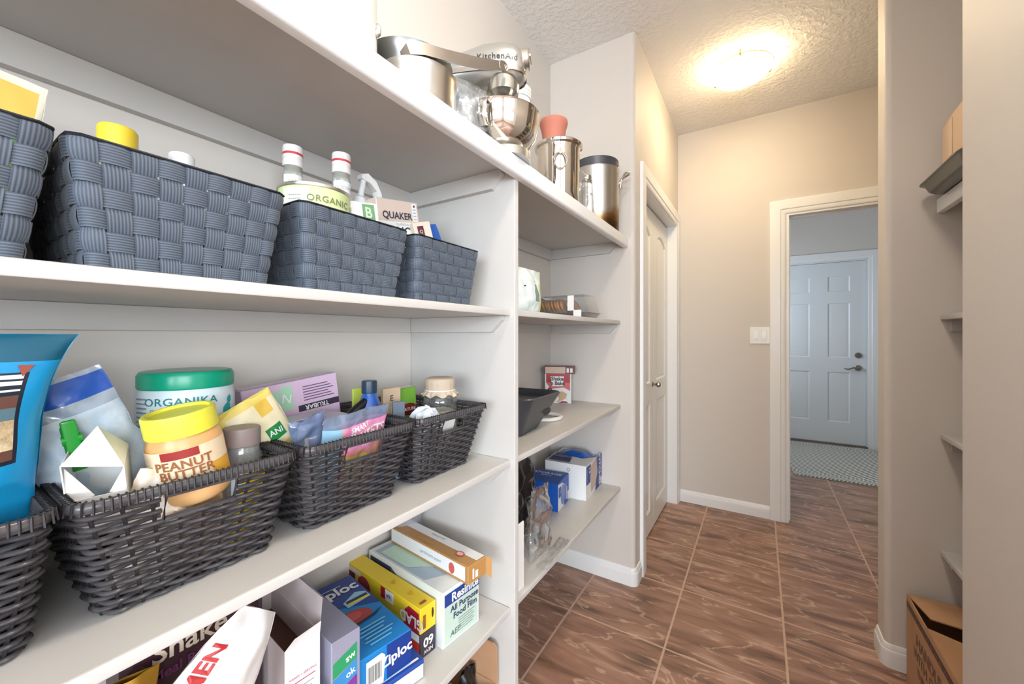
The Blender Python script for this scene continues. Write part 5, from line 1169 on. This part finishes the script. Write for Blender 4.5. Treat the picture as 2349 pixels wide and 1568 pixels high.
# ================================================================== RIGHT ALCOVE
t = thing('baking_tray', 'dark grey metal baking tray overhanging the right top shelf', 'baking tray', (.657, 1.765, ZT+.001), 0)
b = MB(); out = rrect2(.185, .205, .06, 8); n = len(out); vs = []
for s_, z in ((.86,0),(.90,.006),(.95,.030),(1.0,.034),(1.0,.037),(.945,.034),(.89,.010),(.85,.004)): vs += [(p[0]*s_, p[1]*s_, z) for p in out]
fs = [(k*n+i, k*n+(i+1)%n, (k+1)*n+(i+1)%n, (k+1)*n+i) for k in range(7) for i in range(n)] + [tuple(range(n-1,-1,-1)), tuple(7*n+i for i in range(n))]
b.add(vs, fs, mat('tray_metal', (112,110,102), .32, .8)); b.build('tray_body', t, 50)
sz = (.25, .13, .088); t = carton('white_box', 'white box standing in the dark baking tray', 'box', (.615, 1.79, ZT+.0055), sz, PAPER, rz=-90)
sz = (.235, .16, .145); t = carton('tan_box', 'tan paper-wrapped box on the white box in the right alcove', 'box', (.612, 1.828, ZT+.0945), sz, ink((222,190,156)), rz=-92)
decal(t, face(sz, 'right'), rect(.03, .078, -.06, .06), ink((240,218,184))); decal(t, face(sz, 'front'), rect(-.11, -.02, -.06, .06), ink((236,206,172)))
t = thing('moving_box', 'brown printed moving box with open flaps on the floor at right', 'cardboard box', (.660, 1.700, 0), -90)
w_, d_, h_ = .52, .42, .305
open_box(t, w_, d_, h_, KRAFT)
DK = ink((66,46,36)); fr = face((w_, d_, h_), 'front')
decal(t, fr, rect(-w_/2+.002, w_/2-.002, h_/2-.040, h_/2-.018), DK)
for k in range(14): lettering(t, fr, 'BOX', .012, (-w_/2+.03+k*.036, h_/2-.029), ink((150,110,84)), off=.0014, bold=.02)
for k, (s_, tx) in enumerate(((.055, 'HANDLE'), (.05, 'WITH CARE'), (.035, 'THIS SIDE UP'), (.03, 'RECYCLABLE'))): lettering(t, fr, tx, s_, (-.05, .055-k*.05), ink((128,84,64)), bold=.02)
def flap(pts): 
    o = MB().add(pts, [tuple(range(len(pts)))], KRAFT).build('flap', t, None); m_ = o.modifiers.new('s', 'SOLIDIFY'); m_.thickness = .004
flap([(-w_/2,-d_/2,h_),(-w_/2,d_/2,h_),(-w_/2+.19,d_/2-.01,h_+.006),(-w_/2+.14,-d_/2+.025,h_+.002)])
flap([(-w_/2+.20,-d_/2,h_+.001),(w_/2,-d_/2,h_+.001),(w_/2-.01,-d_/2+.16,h_-.035),(-w_/2+.21,-d_/2+.19,h_-.035)])
t = thing('red_pouch', 'red fabric item sticking out of the moving box', 'pouch', (.63, 1.86, .0045), 0)
MB().sheet(lambda u, v: Vector((.055*math.cos(2*PI*u)*(1-.4*v), .04*math.sin(2*PI*u)*(1-.4*v), .345*v-.02*abs(math.sin(6*u)))), 24, 8, mat('red_cloth', (176,30,34), .7, bump=(40,.4,.004)), True).build('cloth', t, 60)
